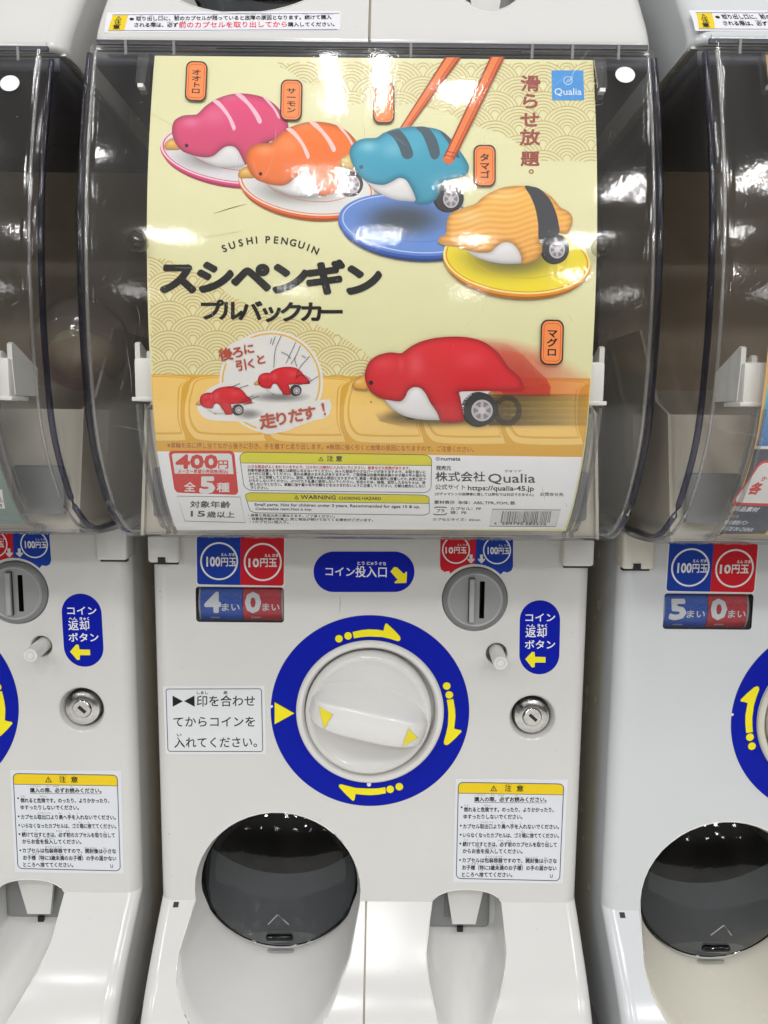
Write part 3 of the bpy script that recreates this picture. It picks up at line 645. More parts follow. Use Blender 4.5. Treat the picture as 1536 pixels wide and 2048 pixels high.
def slot_sticker(R):
    P = Print(); cx, cy = 950, 1197; arc = [(cx + 71*math.cos(a), cy + 69*math.sin(a)) for a in np.radians(np.linspace(226, 270, 9))]
    arc2 = [(cx + 71*math.cos(a), cy + 69*math.sin(a)) for a in np.radians(np.linspace(270, 316, 9))]
    P.poly([(881, 1062), (953, 1062.5)] + arc[::-1] + [(898, 1142), (889, 1144), (882, 1139), (880, 1130)], C_RED, 1)
    P.poly([(953, 1062.5), (1026, 1063.5), (1026, 1133), (1023, 1141), (1015, 1145), (1007, 1143)] + arc2[::-1], (22, 56, 148), 1)
    s = P.build('slot_sticker', R, surf_panel); P = Print()
    yen(P, (912, 1099.5), 28, '10', 3, .74); yen(P, (994, 1100.5), 28, '100', 3, .74)
    for x in (942, 963): P.poly([(x - 3, 1109), (x + 3, 1109), (x + 3, 1118), (x + 7.5, 1117), (x + 6, 1121), (x, 1127), (x - 6, 1121), (x - 7.5, 1117), (x - 3, 1118)], (205, 205, 205), 3)
    P.build('lettering', s, surf_panel)
def pill_stickers(R):
    P = Print(); q = [(627, 1103), (829, 1103), (829, 1184), (627, 1184)]; P.poly(rrect(q, .2, .5, 12), C_BLUE, 1); s = P.build('coin_entry_sticker', R, surf_panel); P = Print()
    P.text('コイン', (651, 1152), (709, 1153), 18, C_W, 2, .012); P.text('投入口', (711, 1154), (773, 1155), 21, C_W, 2, .012)
    P.text('とう', (715, 1130), (729, 1130), 7, C_W, 2); P.text('にゅう', (734, 1130), (754, 1130), 7, C_W, 2); P.text('ぐち', (758, 1131), (772, 1131), 7, C_W, 2)
    P.poly([(788, 1134), (794, 1134.5), (808, 1148), (812, 1143), (814, 1144), (813, 1165), (810, 1166), (790, 1166.5), (789, 1164), (795, 1159), (781, 1143)], C_YEL, 2); P.build('lettering', s, surf_panel)
    P = Print(); q = [(1040, 1200), (1121, 1201), (1118, 1349), (1038, 1348)]; P.poly(rrect(q, .5, .27, 12), C_BLUE, 1); s = P.build('return_button_sticker', R, surf_panel); P = Print()
    P.text('コイン', (1051, 1243.5), (1110, 1243.5), 16.5, C_W, 2, .016); P.text('返却', (1051, 1274.5), (1093, 1274.5), 18.5, C_W, 2, .016); P.text('ボタン', (1050, 1298), (1110, 1298), 17, C_W, 2, .016)
    P.text('へん', (1053, 1254.5), (1069, 1254.5), 6.5, C_W, 2); P.text('きゃく', (1075, 1254.5), (1094, 1254.5), 6.5, C_W, 2)
    P.poly([(1050.5, 1318), (1064, 1303.5), (1069, 1304), (1070, 1313.5), (1091, 1314), (1091, 1325), (1070, 1325), (1069, 1334), (1064, 1335)], C_YEL, 2); P.build('lettering', s, surf_panel)
RC = (740, 1423.5)
def ring_sticker(R, turned=False):
    o = [project([(541.5, 1420), (938.4, 1420)], surf_panel)]; P = Print()
    # the ring itself as a true circle in the panel plane
    def circp(r, n=96): 
        pts = np.array([(r*math.cos(a), 0, r*math.sin(a)) for a in np.linspace(0, 2*math.pi, n, endpoint=False)]) - EYE
        z = pts @ AX_F; return np.stack([768 + FPX * (pts @ AX_R) / z, 1024 + FPX * (pts @ AX_D) / z], 1)
    P.poly(circp(.0688, 128), (30, 44, 110), 0, holes=[circp(.0512, 128)]); P.poly(circp(.0684, 128), C_BLUE, 1, holes=[circp(.0514, 128)])
    s = P.build('dial_ring_sticker', R, surf_panel); P = Print(); k = .2604; f = lambda L: [(540 + a*k, 1230 + b*k) for a, b in L]
    def arrow(dots, pts, rot=0):
        c = RC; T = (lambda L: np.array(L)) if not rot else (lambda L: np.array([(2*c[0] - x, 2*c[1] - y + 0) for x, y in L]))
        nonlocal P; P = Print()
        for (x, y) in f(dots):
            (x, y), = T([(x, y)]); P.poly(ell(x, y, 8.3, 8.1, n=24), (60, 66, 40), 2); P.poly(ell(x, y, 7.6, 7.4, n=24), C_YEL, 3)
        q = T(f(pts)); m = q.mean(0); P.stroke(np.concatenate([q, q[:1]]), 1.6, (60, 66, 40), 2); P.poly(q, C_YEL, 3); P.build('direction_arrow', s, surf_panel)
    A1 = ([(530, 182), (600, 160)], [(635, 130), (700, 116), (760, 110), (820, 112), (872, 120), (880, 85), (886, 68), (896, 64), (950, 112), (998, 165), (1003, 185), (995, 198), (980, 200), (930, 184), (860, 168), (760, 164), (700, 169), (645, 179)])
    A2 = ([(1357, 545), (1377, 613)], [(1358, 652), (1408, 645), (1420, 720), (1424, 780), (1414, 872), (1440, 880), (1466, 884), (1471, 896), (1425, 945), (1375, 990), (1355, 1000), (1338, 992), (1335, 972), (1352, 915), (1366, 850), (1371, 760), (1366, 700)])
    A3 = ([(993, 1318), (923, 1338)], [(885, 1322), (890, 1368), (830, 1379), (770, 1383), (710, 1380), (657, 1374), (650, 1415), (640, 1428), (632, 1424), (580, 1374), (532, 1322), (529, 1305), (545, 1299), (600, 1313), (660, 1328), (770, 1333), (830, 1331)])
    if not turned:
        arrow(*A1); arrow(*A2); arrow(*A3); P = Print(); P.poly(f([(33, 662), (192, 755), (33, 845)]), (60, 66, 40), 2); P.poly(f([(36, 670), (187, 755), (36, 838)]), C_YEL, 3); P.build('pointer_mark', s, surf_panel)
    else: arrow(*A2, rot=1); arrow(*A1); arrow(*A3)
    P = Print(); P.poly(ell(738, 1568, 4.2, 5, n=20), C_W, 2); P.poly([(541, 1411), (545, 1410), (546, 1414), (542, 1416)], C_W, 2)
    P.build('index_mark', s, surf_panel)
def align_sticker(R):
    P = Print(); P.poly(rrect([(326, 1372), (529, 1371), (532, 1508), (331.5, 1508)], .012), (206, 208, 211), 0); s = P.build('align_marks_sticker', R, surf_panel); P = Print()
    q = np.array([(332, 1378), (523, 1377.5), (525.5, 1503), (336, 1502.5)]); P.stroke(rrect(q, .025, .04), 1.6, (70, 75, 85), 1, True)
    P.poly([(345, 1391), (366, 1402.5), (345.5, 1413.5)], C_BLK, 1); P.poly([(389, 1391), (368, 1402), (389.5, 1413.5)], C_BLK, 1)
    P.text('印を合わせ', (394, 1413), (510, 1412.5), 21, C_BLK, 1, .008); P.text('てからコインを', (347, 1454), (510, 1453.5), 20, C_BLK, 1, .008); P.text('入れてください。', (349, 1495.5), (514, 1494.5), 20, C_BLK, 1, .008)
    P.text('しるし', (394, 1388.5), (416, 1388.5), 6, C_BLK, 1); P.text('あ', (447, 1388.5), (455, 1388.5), 6.5, C_BLK, 1); P.text('い', (354, 1473), (363, 1473), 6.5, C_BLK, 1); P.build('lettering', s, surf_panel)
def caution_sticker(R):
    P = Print(); P.poly([(911.5, 1557.5), (1135.5, 1559), (1125.7, 1767), (906, 1764)], (205, 208, 214), 0); s = P.build('caution_sticker', R, surf_panel)
    P = Print(); q = [(916.8, 1564.6), (1127.4, 1567.9), (1119.2, 1761.5), (912.5, 1756.6)]; m = lambda x, y: tuple(quadmap(q, [(x, y)])[0])
    P.poly([m(*p) for p in rrect([(0, 0), (1, 0), (1, .112), (0, .112)], .045, .38, corners=(1, 1, 0, 0))], (220, 190, 36), 1); P.stroke(rrect(q, .045, .045), 1.7, (70, 75, 85), 2, True); P.stroke([m(0, .112), m(1, .112)], 1.2, (70, 75, 85), 2)
    S = 500/1536; o = lambda x, y: (740 + x*S, 1340 + y*S)
    P.warn(o(760, 726), 14, 12, C_BLK, 3); P.text('注', o(828, 745), o(868, 746), 11.5, C_BLK, 3, .02); P.text('意', o(900, 746), o(942, 747), 11.5, C_BLK, 3, .02)
    P.text('ちゅう', o(834, 710), o(870, 710), 3.6, C_BLK, 3); P.text('い', o(916, 711), o(928, 711), 3.6, C_BLK, 3)
    for t, x0, y0, x1, y1 in (('購入の際、必ずお読みください。', 641, 808, 1084, 810), ('倒れると危険です。のったり、よりかかったり、', 577, 871, 1128, 873), ('ゆすったりしないでください。', 575, 914, 936, 916),
            ('カプセル取出口より奥へ手を入れないでください。', 572, 974, 1160, 977), ('いらなくなったカプセルは、ゴミ箱に捨ててください。', 572, 1028, 1160, 1032), ('続けて出すときは、必ず前のカプセルを取り出して', 570, 1083, 1147, 1088),
            ('からお金を投入してください。', 570, 1126, 936, 1128), ('カプセルは包装容器ですので、開封後は小さな', 567, 1182, 1147, 1187), ('お子様（特に3歳未満のお子様）の手の届かない', 567, 1227, 1145, 1232), ('ところへ捨ててください。', 565, 1270, 874, 1272)):
        P.text(t, o(x0, y0), o(x1, y1), 8.9, C_BLK, 3, .004)
    for x, y in ((563, 843), (558, 956), (557, 1011), (555, 1066), (553, 1167)): c = o(x, y); P.poly(ell(*c, 1.9, 1.9, n=12), C_BLK, 3)
    P.stroke([o(641, 813), o(1084, 816)], .8, C_BLK, 3); P.text('U', o(1106, 1275), o(1122, 1275), 6.5, (60, 60, 66), 3)
    for t, x0, x1, y in (('こうにゅう', 645, 708, 772), ('さい', 742, 768, 773), ('かなら', 786, 822, 774), ('よ', 895, 906, 774), ('たお', 578, 606, 836), ('きけん', 700, 744, 837), ('とりだしぐち', 680, 756, 940), ('おく', 808, 830, 941),
            ('て', 868, 878, 941), ('い', 920, 930, 942), ('ばこ', 926, 950, 998), ('す', 984, 992, 999), ('つづ', 576, 600, 1048), ('だ', 656, 666, 1048), ('かなら', 784, 820, 1052), ('まえ', 844, 868, 1053), ('と', 1032, 1042, 1057), ('だ', 1080, 1092, 1058),
            ('かね', 654, 680, 1095), ('とうにゅう', 712, 768, 1096), ('ほうそうようき', 708, 812, 1151), ('かいふうご', 952, 1030, 1156), ('ちい', 1068, 1092, 1158), ('こさまとく', 602, 686, 1195), ('さいみまん', 742, 822, 1198), ('こさま', 888, 934, 1200), ('て', 988, 998, 1202), ('とど', 1042, 1064, 1203), ('す', 682, 690, 1238)):
        P.text(t, o(x0, y), o(x1, y + 1), 3.4, (60, 60, 64), 3)
    P.build('lettering', s, surf_panel)
def counter_digits(R, d1, d2):
    def sf(z): z = np.asarray(z, float); return .0255 - np.sqrt(np.maximum(.0229 ** 2 - (z - .0748) ** 2, 1e-8))
    for drum_x, d, x0, x1, xm0, xm1 in ((0, d1, 411, 440, 443.5, 479), (1, d2, 492, 520, 525, 559)):
        P = Print(); P.text(d, (x0, 1223), (x1, 1223), 36, (196, 200, 204), 0, .05, cut=0); P.text('まい', (xm0, 1222), (xm1, 1222), 15, (190, 195, 200), 0, .02)
        P.poly(q4(x0 + 10, 1233.5, x0 + 29, 1236), (150, 155, 165), 0)
        P.build('counter_digits', R, sf)
def machine_prints(R, digits=('4', '0'), turned=False):
    coin_sticker(R); slot_sticker(R); pill_stickers(R); ring_sticker(R, turned); turned or align_sticker(R); caution_sticker(R); counter_digits(R, *digits)

# ------------------------------------------------------------------ display posters
PALE, GOLD, GOLDL, GOLDD, PAPER = (229, 221, 165), (219, 172, 78), (229, 192, 112), (206, 156, 46), (224, 224, 226)
def sheet(P, quad_x, z0, z1, colf, n=60):
    """the card itself, straight in x, following the case in z"""
    zs = np.linspace(z0, z1, n); return zs
def shade(outline, base, spots=(), dark=.62, w=16, tex=0.0):
    o = np.asarray(outline, float); a = o; b = np.roll(o, -1, 0); base = np.array(base, float)
    def f(u, v):
        d = np.full(len(u), 1e9); p = np.stack([u, v], 1)
        for i in range(len(a)):
            ab = b[i] - a[i]; t = np.clip(((p - a[i]) @ ab) / (ab @ ab + 1e-9), 0, 1); d = np.minimum(d, np.linalg.norm(p - a[i] - t[:, None] * ab, axis=1))
        k = np.clip(d / w, 0, 1); k = dark + (1 - dark) * (1 - (1 - k) ** 2); lo, hi = v.min(), v.max(); k = k * (1.06 - .14 * (v - o[:, 1].min()) / max(1, np.ptp(o[:, 1])))
        c = base[None, :] * k[:, None]
        for (x, y, rx, ry, s) in spots:
            g = np.exp(-(((u - x) / rx) ** 2 + ((v - y) / ry) ** 2)) * s; c = c + (255 - c) * g[:, None]
        if tex: c = c * (1 + tex * np.sin(v * .55 + 2.2 * np.sin(u * .06) + u * .08))[:, None]
        return np.clip(c, 0, 250)
    return f
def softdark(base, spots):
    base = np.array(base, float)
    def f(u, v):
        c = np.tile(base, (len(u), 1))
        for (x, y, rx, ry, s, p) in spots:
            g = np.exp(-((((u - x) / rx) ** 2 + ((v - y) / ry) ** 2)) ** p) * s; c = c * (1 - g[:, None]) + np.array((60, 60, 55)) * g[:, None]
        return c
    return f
def plate(root, c, rx, ry, rot, rim, band, face, inner, lay, spots, thick=9):
    P = Print(); x, y = c
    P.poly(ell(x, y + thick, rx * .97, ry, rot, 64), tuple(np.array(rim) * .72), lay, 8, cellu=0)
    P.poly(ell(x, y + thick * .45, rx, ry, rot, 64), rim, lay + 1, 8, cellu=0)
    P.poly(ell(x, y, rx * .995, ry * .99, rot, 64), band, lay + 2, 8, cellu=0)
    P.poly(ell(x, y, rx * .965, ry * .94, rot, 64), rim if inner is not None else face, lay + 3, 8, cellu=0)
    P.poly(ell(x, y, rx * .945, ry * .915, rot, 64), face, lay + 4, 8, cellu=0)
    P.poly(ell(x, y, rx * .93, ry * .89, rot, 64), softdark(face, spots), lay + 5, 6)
    if inner: P.stroke(ell(x + 4, y - 3, rx * .64, ry * .58, rot, 56), 1.4, inner, lay + 6, True)
    return P.build('plate_picture', root, sheet_y)
def wheel(P, c, rx, ry, hub, lay, spokes=True):
    x, y = c; P.poly(ell(x - rx*.12, y, rx, ry, 0, 36), (38, 38, 40), lay); P.poly(ell(x, y, rx * .97, ry * .97, 0, 36), (52, 52, 54), lay + 1); 
    hx, hy = hub; P.poly(ell(x + rx*.1, y + ry*.06, hx, hy, 0, 28), (176, 170, 172), lay + 2); P.poly(ell(x + rx*.1, y + ry*.06, hx * .82, hy * .82, 0, 28), (120, 116, 120), lay + 3)
    for a in range(0, 360, 60):
        a = math.radians(a + 30); cx, cy = x + rx*.1, y + ry*.06; P.stroke([(cx, cy), (cx + hx*.85*math.cos(a), cy + hy*.85*math.sin(a))], hx * .28, (168, 162, 165), lay + 3.5)
    P.poly(ell(x + rx*.1, y + ry*.06, hx * .34, hy * .34, 0, 20), (188, 182, 184), lay + 4)
def penguin(root, T, D, lay, cell=4.0, w=16):
    """D: traced outlines, T: tracing -> photo pixels"""
    t = lambda L: np.array([T(*p) for p in L]); P = Print()
    if 'wheel' in D:
        c, rx, ry, hx, hy = D['wheel']; s = T.s
        P.poly(t(D['axle']), (200, 196, 196), lay)
        wheel(P, T(*c), rx * s, ry * s, (hx * s, hy * s), lay)
    if 'sole' in D: P.poly(t(D['sole']), (30, 25, 25), lay)
    bel = catmull(t(D['belly']), 5); P.poly(bel, shade(bel, (212, 210, 210), (), .80, w * .8), lay, cell)
    bk = catmull(t(D['beak']), 5); P.poly(bk, shade(bk, D.get('beakc', (214, 160, 74)), ((bk[:, 0].mean() - 2, bk[:, 1].mean() - 4, 8, 4, .25),), .75, 8), lay + 1, cell)
    bo = catmull(t(D['body']), 6); sp = [(*T(x, y), rx * T.s, ry * T.s, k) for (x, y, rx, ry, k) in D['spots']]
    P.poly(bo, shade(bo, D['col'], sp, D.get('dark', .74), w, D.get('tex', 0)), lay + 5, cell)
    o = P.build('penguin_picture', root, sheet_y)
    if D.get('stripes'):
        Q = Print()
        for st in D['stripes']: st = catmull(t(st), 4); Q.poly(st, D['scol'], lay + 6, 6, cellu=0)
        Q.build('stripe_pattern', o, sheet_y)
    Q = Print(); x, y = T(*D['eye']); r = D.get('er', 12) * T.s; Q.poly(ell(x, y, r, r * 1.05, n=18), D.get('eyec', (30, 26, 28)), lay + 7); Q.build('eye_mark', o, sheet_y)
    return o
class Tr:
    def __init__(s, ox, oy, k, dx=0, dy=0, rot=0, c=(0, 0), a=1.0): s.ox, s.oy, s.s, s.dx, s.dy, s.c, s.a = ox, oy, k * a, dx, dy, c, a; s.k = k; s.r = math.radians(rot)
    def __call__(s, x, y):
        x, y = s.ox + x * s.k, s.oy + y * s.k; x, y = s.c[0] + (x - s.c[0]) * s.a, s.c[1] + (y - s.c[1]) * s.a
        c, n = math.cos(s.r), math.sin(s.r); X, Y = x - s.c[0], y - s.c[1]; return (s.c[0] + c*X - n*Y + s.dx, s.c[1] + n*X + c*Y + s.dy)
PEN2 = dict(body=[(690, 750), (697, 700), (720, 668), (770, 645), (830, 640), (865, 633), (920, 580), (990, 535), (1070, 505), (1150, 495), (1230, 500), (1310, 520), (1380, 560), (1430, 610), (1470, 670), (1485, 720), (1478, 760), (1440, 800), (1380, 815), (1318, 838), (1328, 870), (1332, 920), (1315, 965), (1270, 993), (1225, 1003), (1190, 1000), (1186, 975), (1165, 930), (1145, 890), (1120, 862), (1085, 853), (1050, 860), (1015, 885), (980, 915), (935, 930), (870, 925), (820, 912), (765, 890), (725, 850), (700, 800)],
    belly=[(818, 908), (870, 920), (935, 925), (985, 905), (1050, 850), (1100, 845), (1150, 880), (1195, 960), (1198, 982), (1150, 996), (1070, 1000), (1000, 995), (920, 965), (860, 935)],
    beak=[(700, 800), (712, 815), (735, 840), (755, 868), (730, 880), (690, 880), (655, 880), (638, 862), (645, 830), (680, 803)], eye=(790, 850), wheel=((1408, 918), 84, 88, 52, 60), axle=[(1318, 838), (1385, 820), (1420, 860), (1340, 910)],
    stripes=[[(965, 545), (1005, 543), (1050, 590), (1090, 650), (1120, 710), (1124, 735), (1110, 748), (1095, 720), (1070, 660), (1020, 595)], [(1120, 498), (1165, 500), (1215, 550), (1265, 610), (1300, 670), (1300, 695), (1280, 697), (1250, 640), (1200, 570)], [(1310, 520), (1345, 535), (1390, 590), (1420, 640), (1425, 668), (1410, 655), (1380, 600)]],
    scol=(224, 190, 186), col=(226, 112, 50), spots=[(820, 690, 60, 40, .18), (980, 650, 90, 60, .12), (1080, 520, 90, 26, .12)])
PEN3 = dict(body=[(110, 590), (118, 545), (150, 515), (195, 500), (245, 498), (268, 492), (300, 470), (360, 447), (440, 435), (520, 436), (590, 446), (640, 470), (690, 520), (730, 575), (765, 630), (775, 665), (755, 705), (690, 725), (625, 748), (606, 770), (610, 800), (590, 840), (550, 864), (500, 866), (472, 856), (478, 838), (465, 800), (445, 760), (420, 728), (385, 720), (345, 740), (300, 758), (240, 752), (200, 735), (160, 702), (130, 655)],
    belly=[(200, 733), (240, 748), (300, 755), (345, 738), (385, 716), (425, 722), (455, 765), (482, 835), (470, 850), (430, 848), (370, 842), (300, 818), (240, 778)], beak=[(116, 590), (90, 592), (66, 612), (56, 640), (75, 662), (110, 668), (135, 665)], beakc=(206, 180, 110),
    eye=(175, 660), er=11, eyec=(40, 90, 110), wheel=((667, 832), 82, 80, 44, 50), axle=[(606, 765), (680, 745), (700, 800), (620, 850)], stripes=[[(318, 466), (350, 455), (385, 450), (430, 500), (460, 565), (462, 598), (435, 616), (405, 602), (385, 550), (355, 498)], [(480, 438), (545, 440), (590, 495), (612, 565), (608, 600), (585, 618), (562, 602), (545, 550), (515, 480)], [(612, 458), (655, 485), (700, 545), (722, 605), (700, 600), (670, 540)]],
    scol=(70, 88, 98), col=(64, 150, 176), spots=[(215, 545, 45, 30, .30), (350, 560, 60, 45, .20), (470, 540, 60, 60, .06)])
PEN4 = dict(body=[(648, 1000), (652, 960), (668, 925), (700, 903), (760, 882), (812, 864), (850, 830), (900, 800), (960, 776), (1030, 766), (1100, 768), (1170, 785), (1235, 828), (1285, 885), (1315, 900), (1342, 922), (1352, 952), (1345, 992), (1320, 1032), (1270, 1030), (1200, 1052), (1168, 1068), (1182, 1100), (1178, 1142), (1145, 1180), (1100, 1200), (1068, 1196), (1066, 1160), (1045, 1115), (1010, 1083), (965, 1080), (925, 1105), (890, 1134), (820, 1135), (770, 1125), (720, 1108), (670, 1100), (640, 1096), (602, 1080), (612, 1052), (645, 1030)],
    belly=[(768, 1122), (820, 1132), (890, 1130), (925, 1100), (965, 1075), (1010, 1078), (1050, 1110), (1075, 1165), (1072, 1192), (1020, 1198), (950, 1196), (870, 1180), (800, 1152)], beak=[(640, 1040), (620, 1050), (606, 1075), (620, 1092), (650, 1092)], eye=(700, 1050), er=3, eyec=(200, 150, 80),
    wheel=((1258, 1115), 78, 86, 44, 48), axle=[(1165, 1062), (1260, 1035), (1260, 1100), (1190, 1130)], stripes=[[(1085, 768), (1128, 770), (1172, 785), (1225, 840), (1258, 910), (1275, 980), (1275, 1030), (1220, 1045), (1165, 1062), (1160, 980), (1145, 895), (1118, 825)]], scol=(62, 62, 68), col=(232, 168, 84), tex=.055, spots=[(780, 940, 80, 40, .2), (960, 820, 90, 30, .15)])
PEN5 = dict(body=[(144, 450), (150, 400), (175, 352), (222, 320), (290, 304), (350, 309), (372, 298), (410, 270), (465, 243), (540, 223), (640, 213), (740, 217), (820, 238), (880, 275), (930, 325), (970, 385), (1020, 428), (1050, 468), (1058, 522), (980, 528), (900, 527), (800, 527), (690, 532), (695, 560), (703, 600), (715, 660), (715, 690), (690, 706), (600, 708), (577, 692), (562, 652), (522, 592), (496, 542), (465, 510), (425, 505), (395, 525), (378, 560), (350, 585), (290, 580), (230, 565), (180, 532), (155, 490)],
    belly=[(262, 572), (345, 583), (372, 560), (392, 525), (425, 500), (465, 505), (500, 542), (530, 592), (572, 655), (585, 690), (540, 694), (470, 690), (390, 676), (325, 645), (285, 610)], beak=[(150, 436), (110, 448), (82, 470), (71, 492), (78, 510), (110, 519), (165, 516)],
    eye=(180, 479), er=13, wheel=((812, 632), 99, 101, 62, 62), axle=[(690, 530), (870, 526), (760, 640), (706, 660)], sole=[(365, 665), (440, 680), (430, 690), (395, 690)], stripes=[], col=(198, 38, 46), dark=.72, spots=[(250, 370, 70, 45, .10), (440, 375, 45, 70, .16), (760, 345, 90, 60, .10), (355, 375, 7, 40, .2)])

def seigaiha(P, mask, col, ink_w, lay, R=49.0, dx=96.0, dy=29.5, box=(250, 60, 1240, 800), org=(0, 0), sk=0.0):
    """overlapping-wave pattern: arcs hidden where a nearer row covers them"""
    rows = []; y = org[1]; j = 0
    while y < box[3] + R:
        rows.append((y, (j % 2) * dx / 2 + org[0])); y += dy; j += 1
    for j, (cy, ox) in enumerate(rows):
        for cx in np.arange(box[0] - dx + ox % dx, box[2] + dx, dx):
            near = [(x2, y2) for (y2, o2) in rows[j+1:j+4] for x2 in np.arange(box[0] - dx + o2 % dx, box[2] + dx, dx) if abs(x2 - cx) < 2 * R]
            for r in np.linspace(R, R * .16, 7):
                n = max(8, int(r * .7)); a = np.linspace(math.pi, 2 * math.pi, n); x = cx + r * np.cos(a); yy = cy + r * np.sin(a) * .92
                ok = np.array([mask(p, q) and all(((p - x2) ** 2 + ((q - y2) / .92) ** 2) > (R * 1.02) ** 2 for x2, y2 in near) for p, q in zip(x, yy)])
                i = 0
                while i < n:
                    if ok[i]:
                        k = i
                        while k + 1 < n and ok[k+1]: k += 1
                        if k > i: P.stroke(np.stack([x[i:k+1], yy[i:k+1]], 1), ink_w, col, lay)
                        i = k + 1
                    else: i += 1
def name_tag(root, c, w, h, chars, rot=0, lay=60, ink=(58, 42, 40)):
    P = Print(); x, y = c; cr, sr = math.cos(math.radians(rot)), math.sin(math.radians(rot))
    q = lambda k, m: [(x + cr*a - sr*b, y + sr*a + cr*b) for a, b in ((-w/2*k, -h/2*m), (w/2*k, -h/2*m), (w/2*k, h/2*m), (-w/2*k, h/2*m))]
    P.poly(rrect(q(1, 1), .3, .17), (52, 44, 44), lay); P.poly(rrect(q(.88, .935), .3, .16), (232, 134, 76), lay + 1); P.stroke(rrect(q(.72, .83), .24, .12), 1.6, (212, 92, 50), lay + 2, True)
    n = len(chars); pitch = h * .62 / max(n, 3)
    for i, ch in enumerate(chars):
        b = (i - (n - 1) / 2) * pitch + 1; P.glyph(ch, (x - sr*b, y + cr*b), w * .40, pitch * .84, ink, lay + 3, .035, rot, 2)
    P.build('name_tag_picture', root, sheet_y)
def main_poster():
    Print.curved = True
    R = empty('display_poster', (0, -.08, .139)); tag(R, 'pale yellow poster with toy penguins on plates, behind the clear case of the middle machine', 'poster')
    X0, X1 = -.1120, .1138; Z0, Z1 = .1382, .3866
    # printed card
    zs = np.linspace(Z0, Z1, 90); g = G(); y = sheet_y(zs); n = nrm(zs, sheet_y)
    V = [(X0, y[i], zs[i]) for i in range(90)] + [(X1, y[i], zs[i]) for i in range(90)]; F = [(i, i + 90, i + 91, i + 1) for i in range(89)]
    card = link('card', V, F, mat('poster_card', (.775, .745, .42), .38, noise=.03, nscale=60), R, None, np.concatenate([n, n]))
    xs = lambda v, side: (lambda p: p)(None)
    # edges of the card in photo pixels, by row
    ev = [116, 200, 290, 390, 480, 573, 617, 700, 807, 860, 900, 970, 1010, 1045, 1062]
    eL = [315, 307, 300.5, 296, 294.8, 294, 296.4, 299.5, 304.5, 308.5, 312.5, 325, 335, 346, 354]; eR = [1190, 1194, 1196, 1197, 1194, 1190.5, 1189.5, 1185.5, 1178.6, 1173.5, 1168, 1154, 1146, 1134, 1127]
    L = lambda v: float(np.interp(v, ev, eL)) + 1.2; Rr = lambda v: float(np.interp(v, ev, eR)) - 1.2
    def band(v0a, v0b, v1a, v1b, n=14):
        l = [(L(v0a + (v1a - v0a) * i / n), v0a + (v1a - v0a) * i / n) for i in range(n + 1)]; r = [(Rr(v0b + (v1b - v0b) * i / n), v0b + (v1b - v0b) * i / n) for i in range(n + 1)]
        return l + r[::-1]
    # waves
    def m1(x, y):
        if y > 757 or x < L(y) + 1: return False
        top = np.interp(x, [290, 330, 380, 420, 480, 560, 640, 700, 745, 800, 860], [512, 516, 535, 560, 600, 634, 648, 680, 715, 752, 760]); return y > top
    def m2(x, y):
        if x > Rr(y) - 1 or y < 124: return False
        lo = np.interp(x, [545, 600, 680, 760, 860, 940, 1000, 1080, 1195], [124, 160, 212, 205, 214, 250, 268, 322, 326]); return y < lo
    P = Print(); seigaiha(P, m1, (196, 164, 100), 1.9, 1, box=(250, 470, 900, 800), org=(40, 500)); a = P.build('wave_pattern', R, sheet_y)
    P = Print(); seigaiha(P, m2, (194, 172, 112), 1.8, 1, box=(500, 100, 1240, 345), org=(10, 110)); P.build('wave_pattern', R, sheet_y)
    # conveyor belt
    P = Print(); P.poly(band(748.5, 757, 902.5, 914), (208, 158, 58), 3, 8, cellu=0); belt = P.build('conveyor_picture', R, sheet_y)
    P = Print(); tops = 752; edges = [L(760) - 60, 372, 531, 690, 848, 1010, 1166]
    def slab(x0, x1, dx=0):
        x0c, x1c = max(x0, L(780) + 1), min(x1, Rr(800) - 1); 
        def clip(p): return np.array([(min(max(a, L(b) + 1), Rr(b) - 1), b) for a, b in p])
        b0 = 872 + (x0 - 300) * .011; t = 754 + (x0 - 300) * .0098
        P.poly(clip(catmull([(x0 + 30, t), (x1 + 4, t + 1), (x1 - 8, t + 22), (x1 - 11, b0 - 30), (x1 - 2, b0 + 2), (x1 - 10, b0 + 9), (x0 + 40, b0 + 8), (x0 + 10, b0 - 5), (x0 - 2, b0 - 40), (x0 + 4, t + 30)], 5)), (226, 190, 112), 5, 8, cellu=0)
        P.poly(clip(catmull([(x0 + 34, t + 1), (x1 + 1, t + 2), (x1 - 12, t + 22), (x1 - 14, b0 - 34), (x1 - 8, b0 - 8), (x1 - 16, b0 - 3), (x0 + 42, b0 - 4), (x0 + 16, b0 - 14), (x0 + 5, b0 - 44), (x0 + 10, t + 30)], 5)), (210, 162, 62), 6, 8, cellu=0)
        P.poly(clip(catmull([(x0 + 36, t + 3), (x1 - 1, t + 4), (x1 - 15, t + 22), (x1 - 17, b0 - 36), (x1 - 11, b0 - 11), (x1 - 18, b0 - 7), (x0 + 44, b0 - 8), (x0 + 20, b0 - 17), (x0 + 9, b0 - 46), (x0 + 13, t + 30)], 5)), (228, 188, 106), 7, 8, cellu=0)
    for i in range(len(edges) - 1): slab(edges[i], edges[i + 1])
    slab(1010, 1240) if False else None
    P.build('belt_slabs', belt, sheet_y)
    P = Print(); P.text('※車輪を床に押し当てながら後ろに引き、手を離すと走り出します。', (335, 896), (646, 899), 11, (146, 66, 40), 4, .004); P.text('※無理に強く引くと故障の原因になりますので、ご注意ください。', (653, 899), (947, 904), 10.5, (146, 66, 40), 4, .004)
    P.build('lettering', belt, sheet_y)
    P = Print(); P.poly(band(902.5, 914, 1060, 1057, 20), PAPER, 3, 6, cellu=0); foot = P.build('information_field', R, sheet_y)
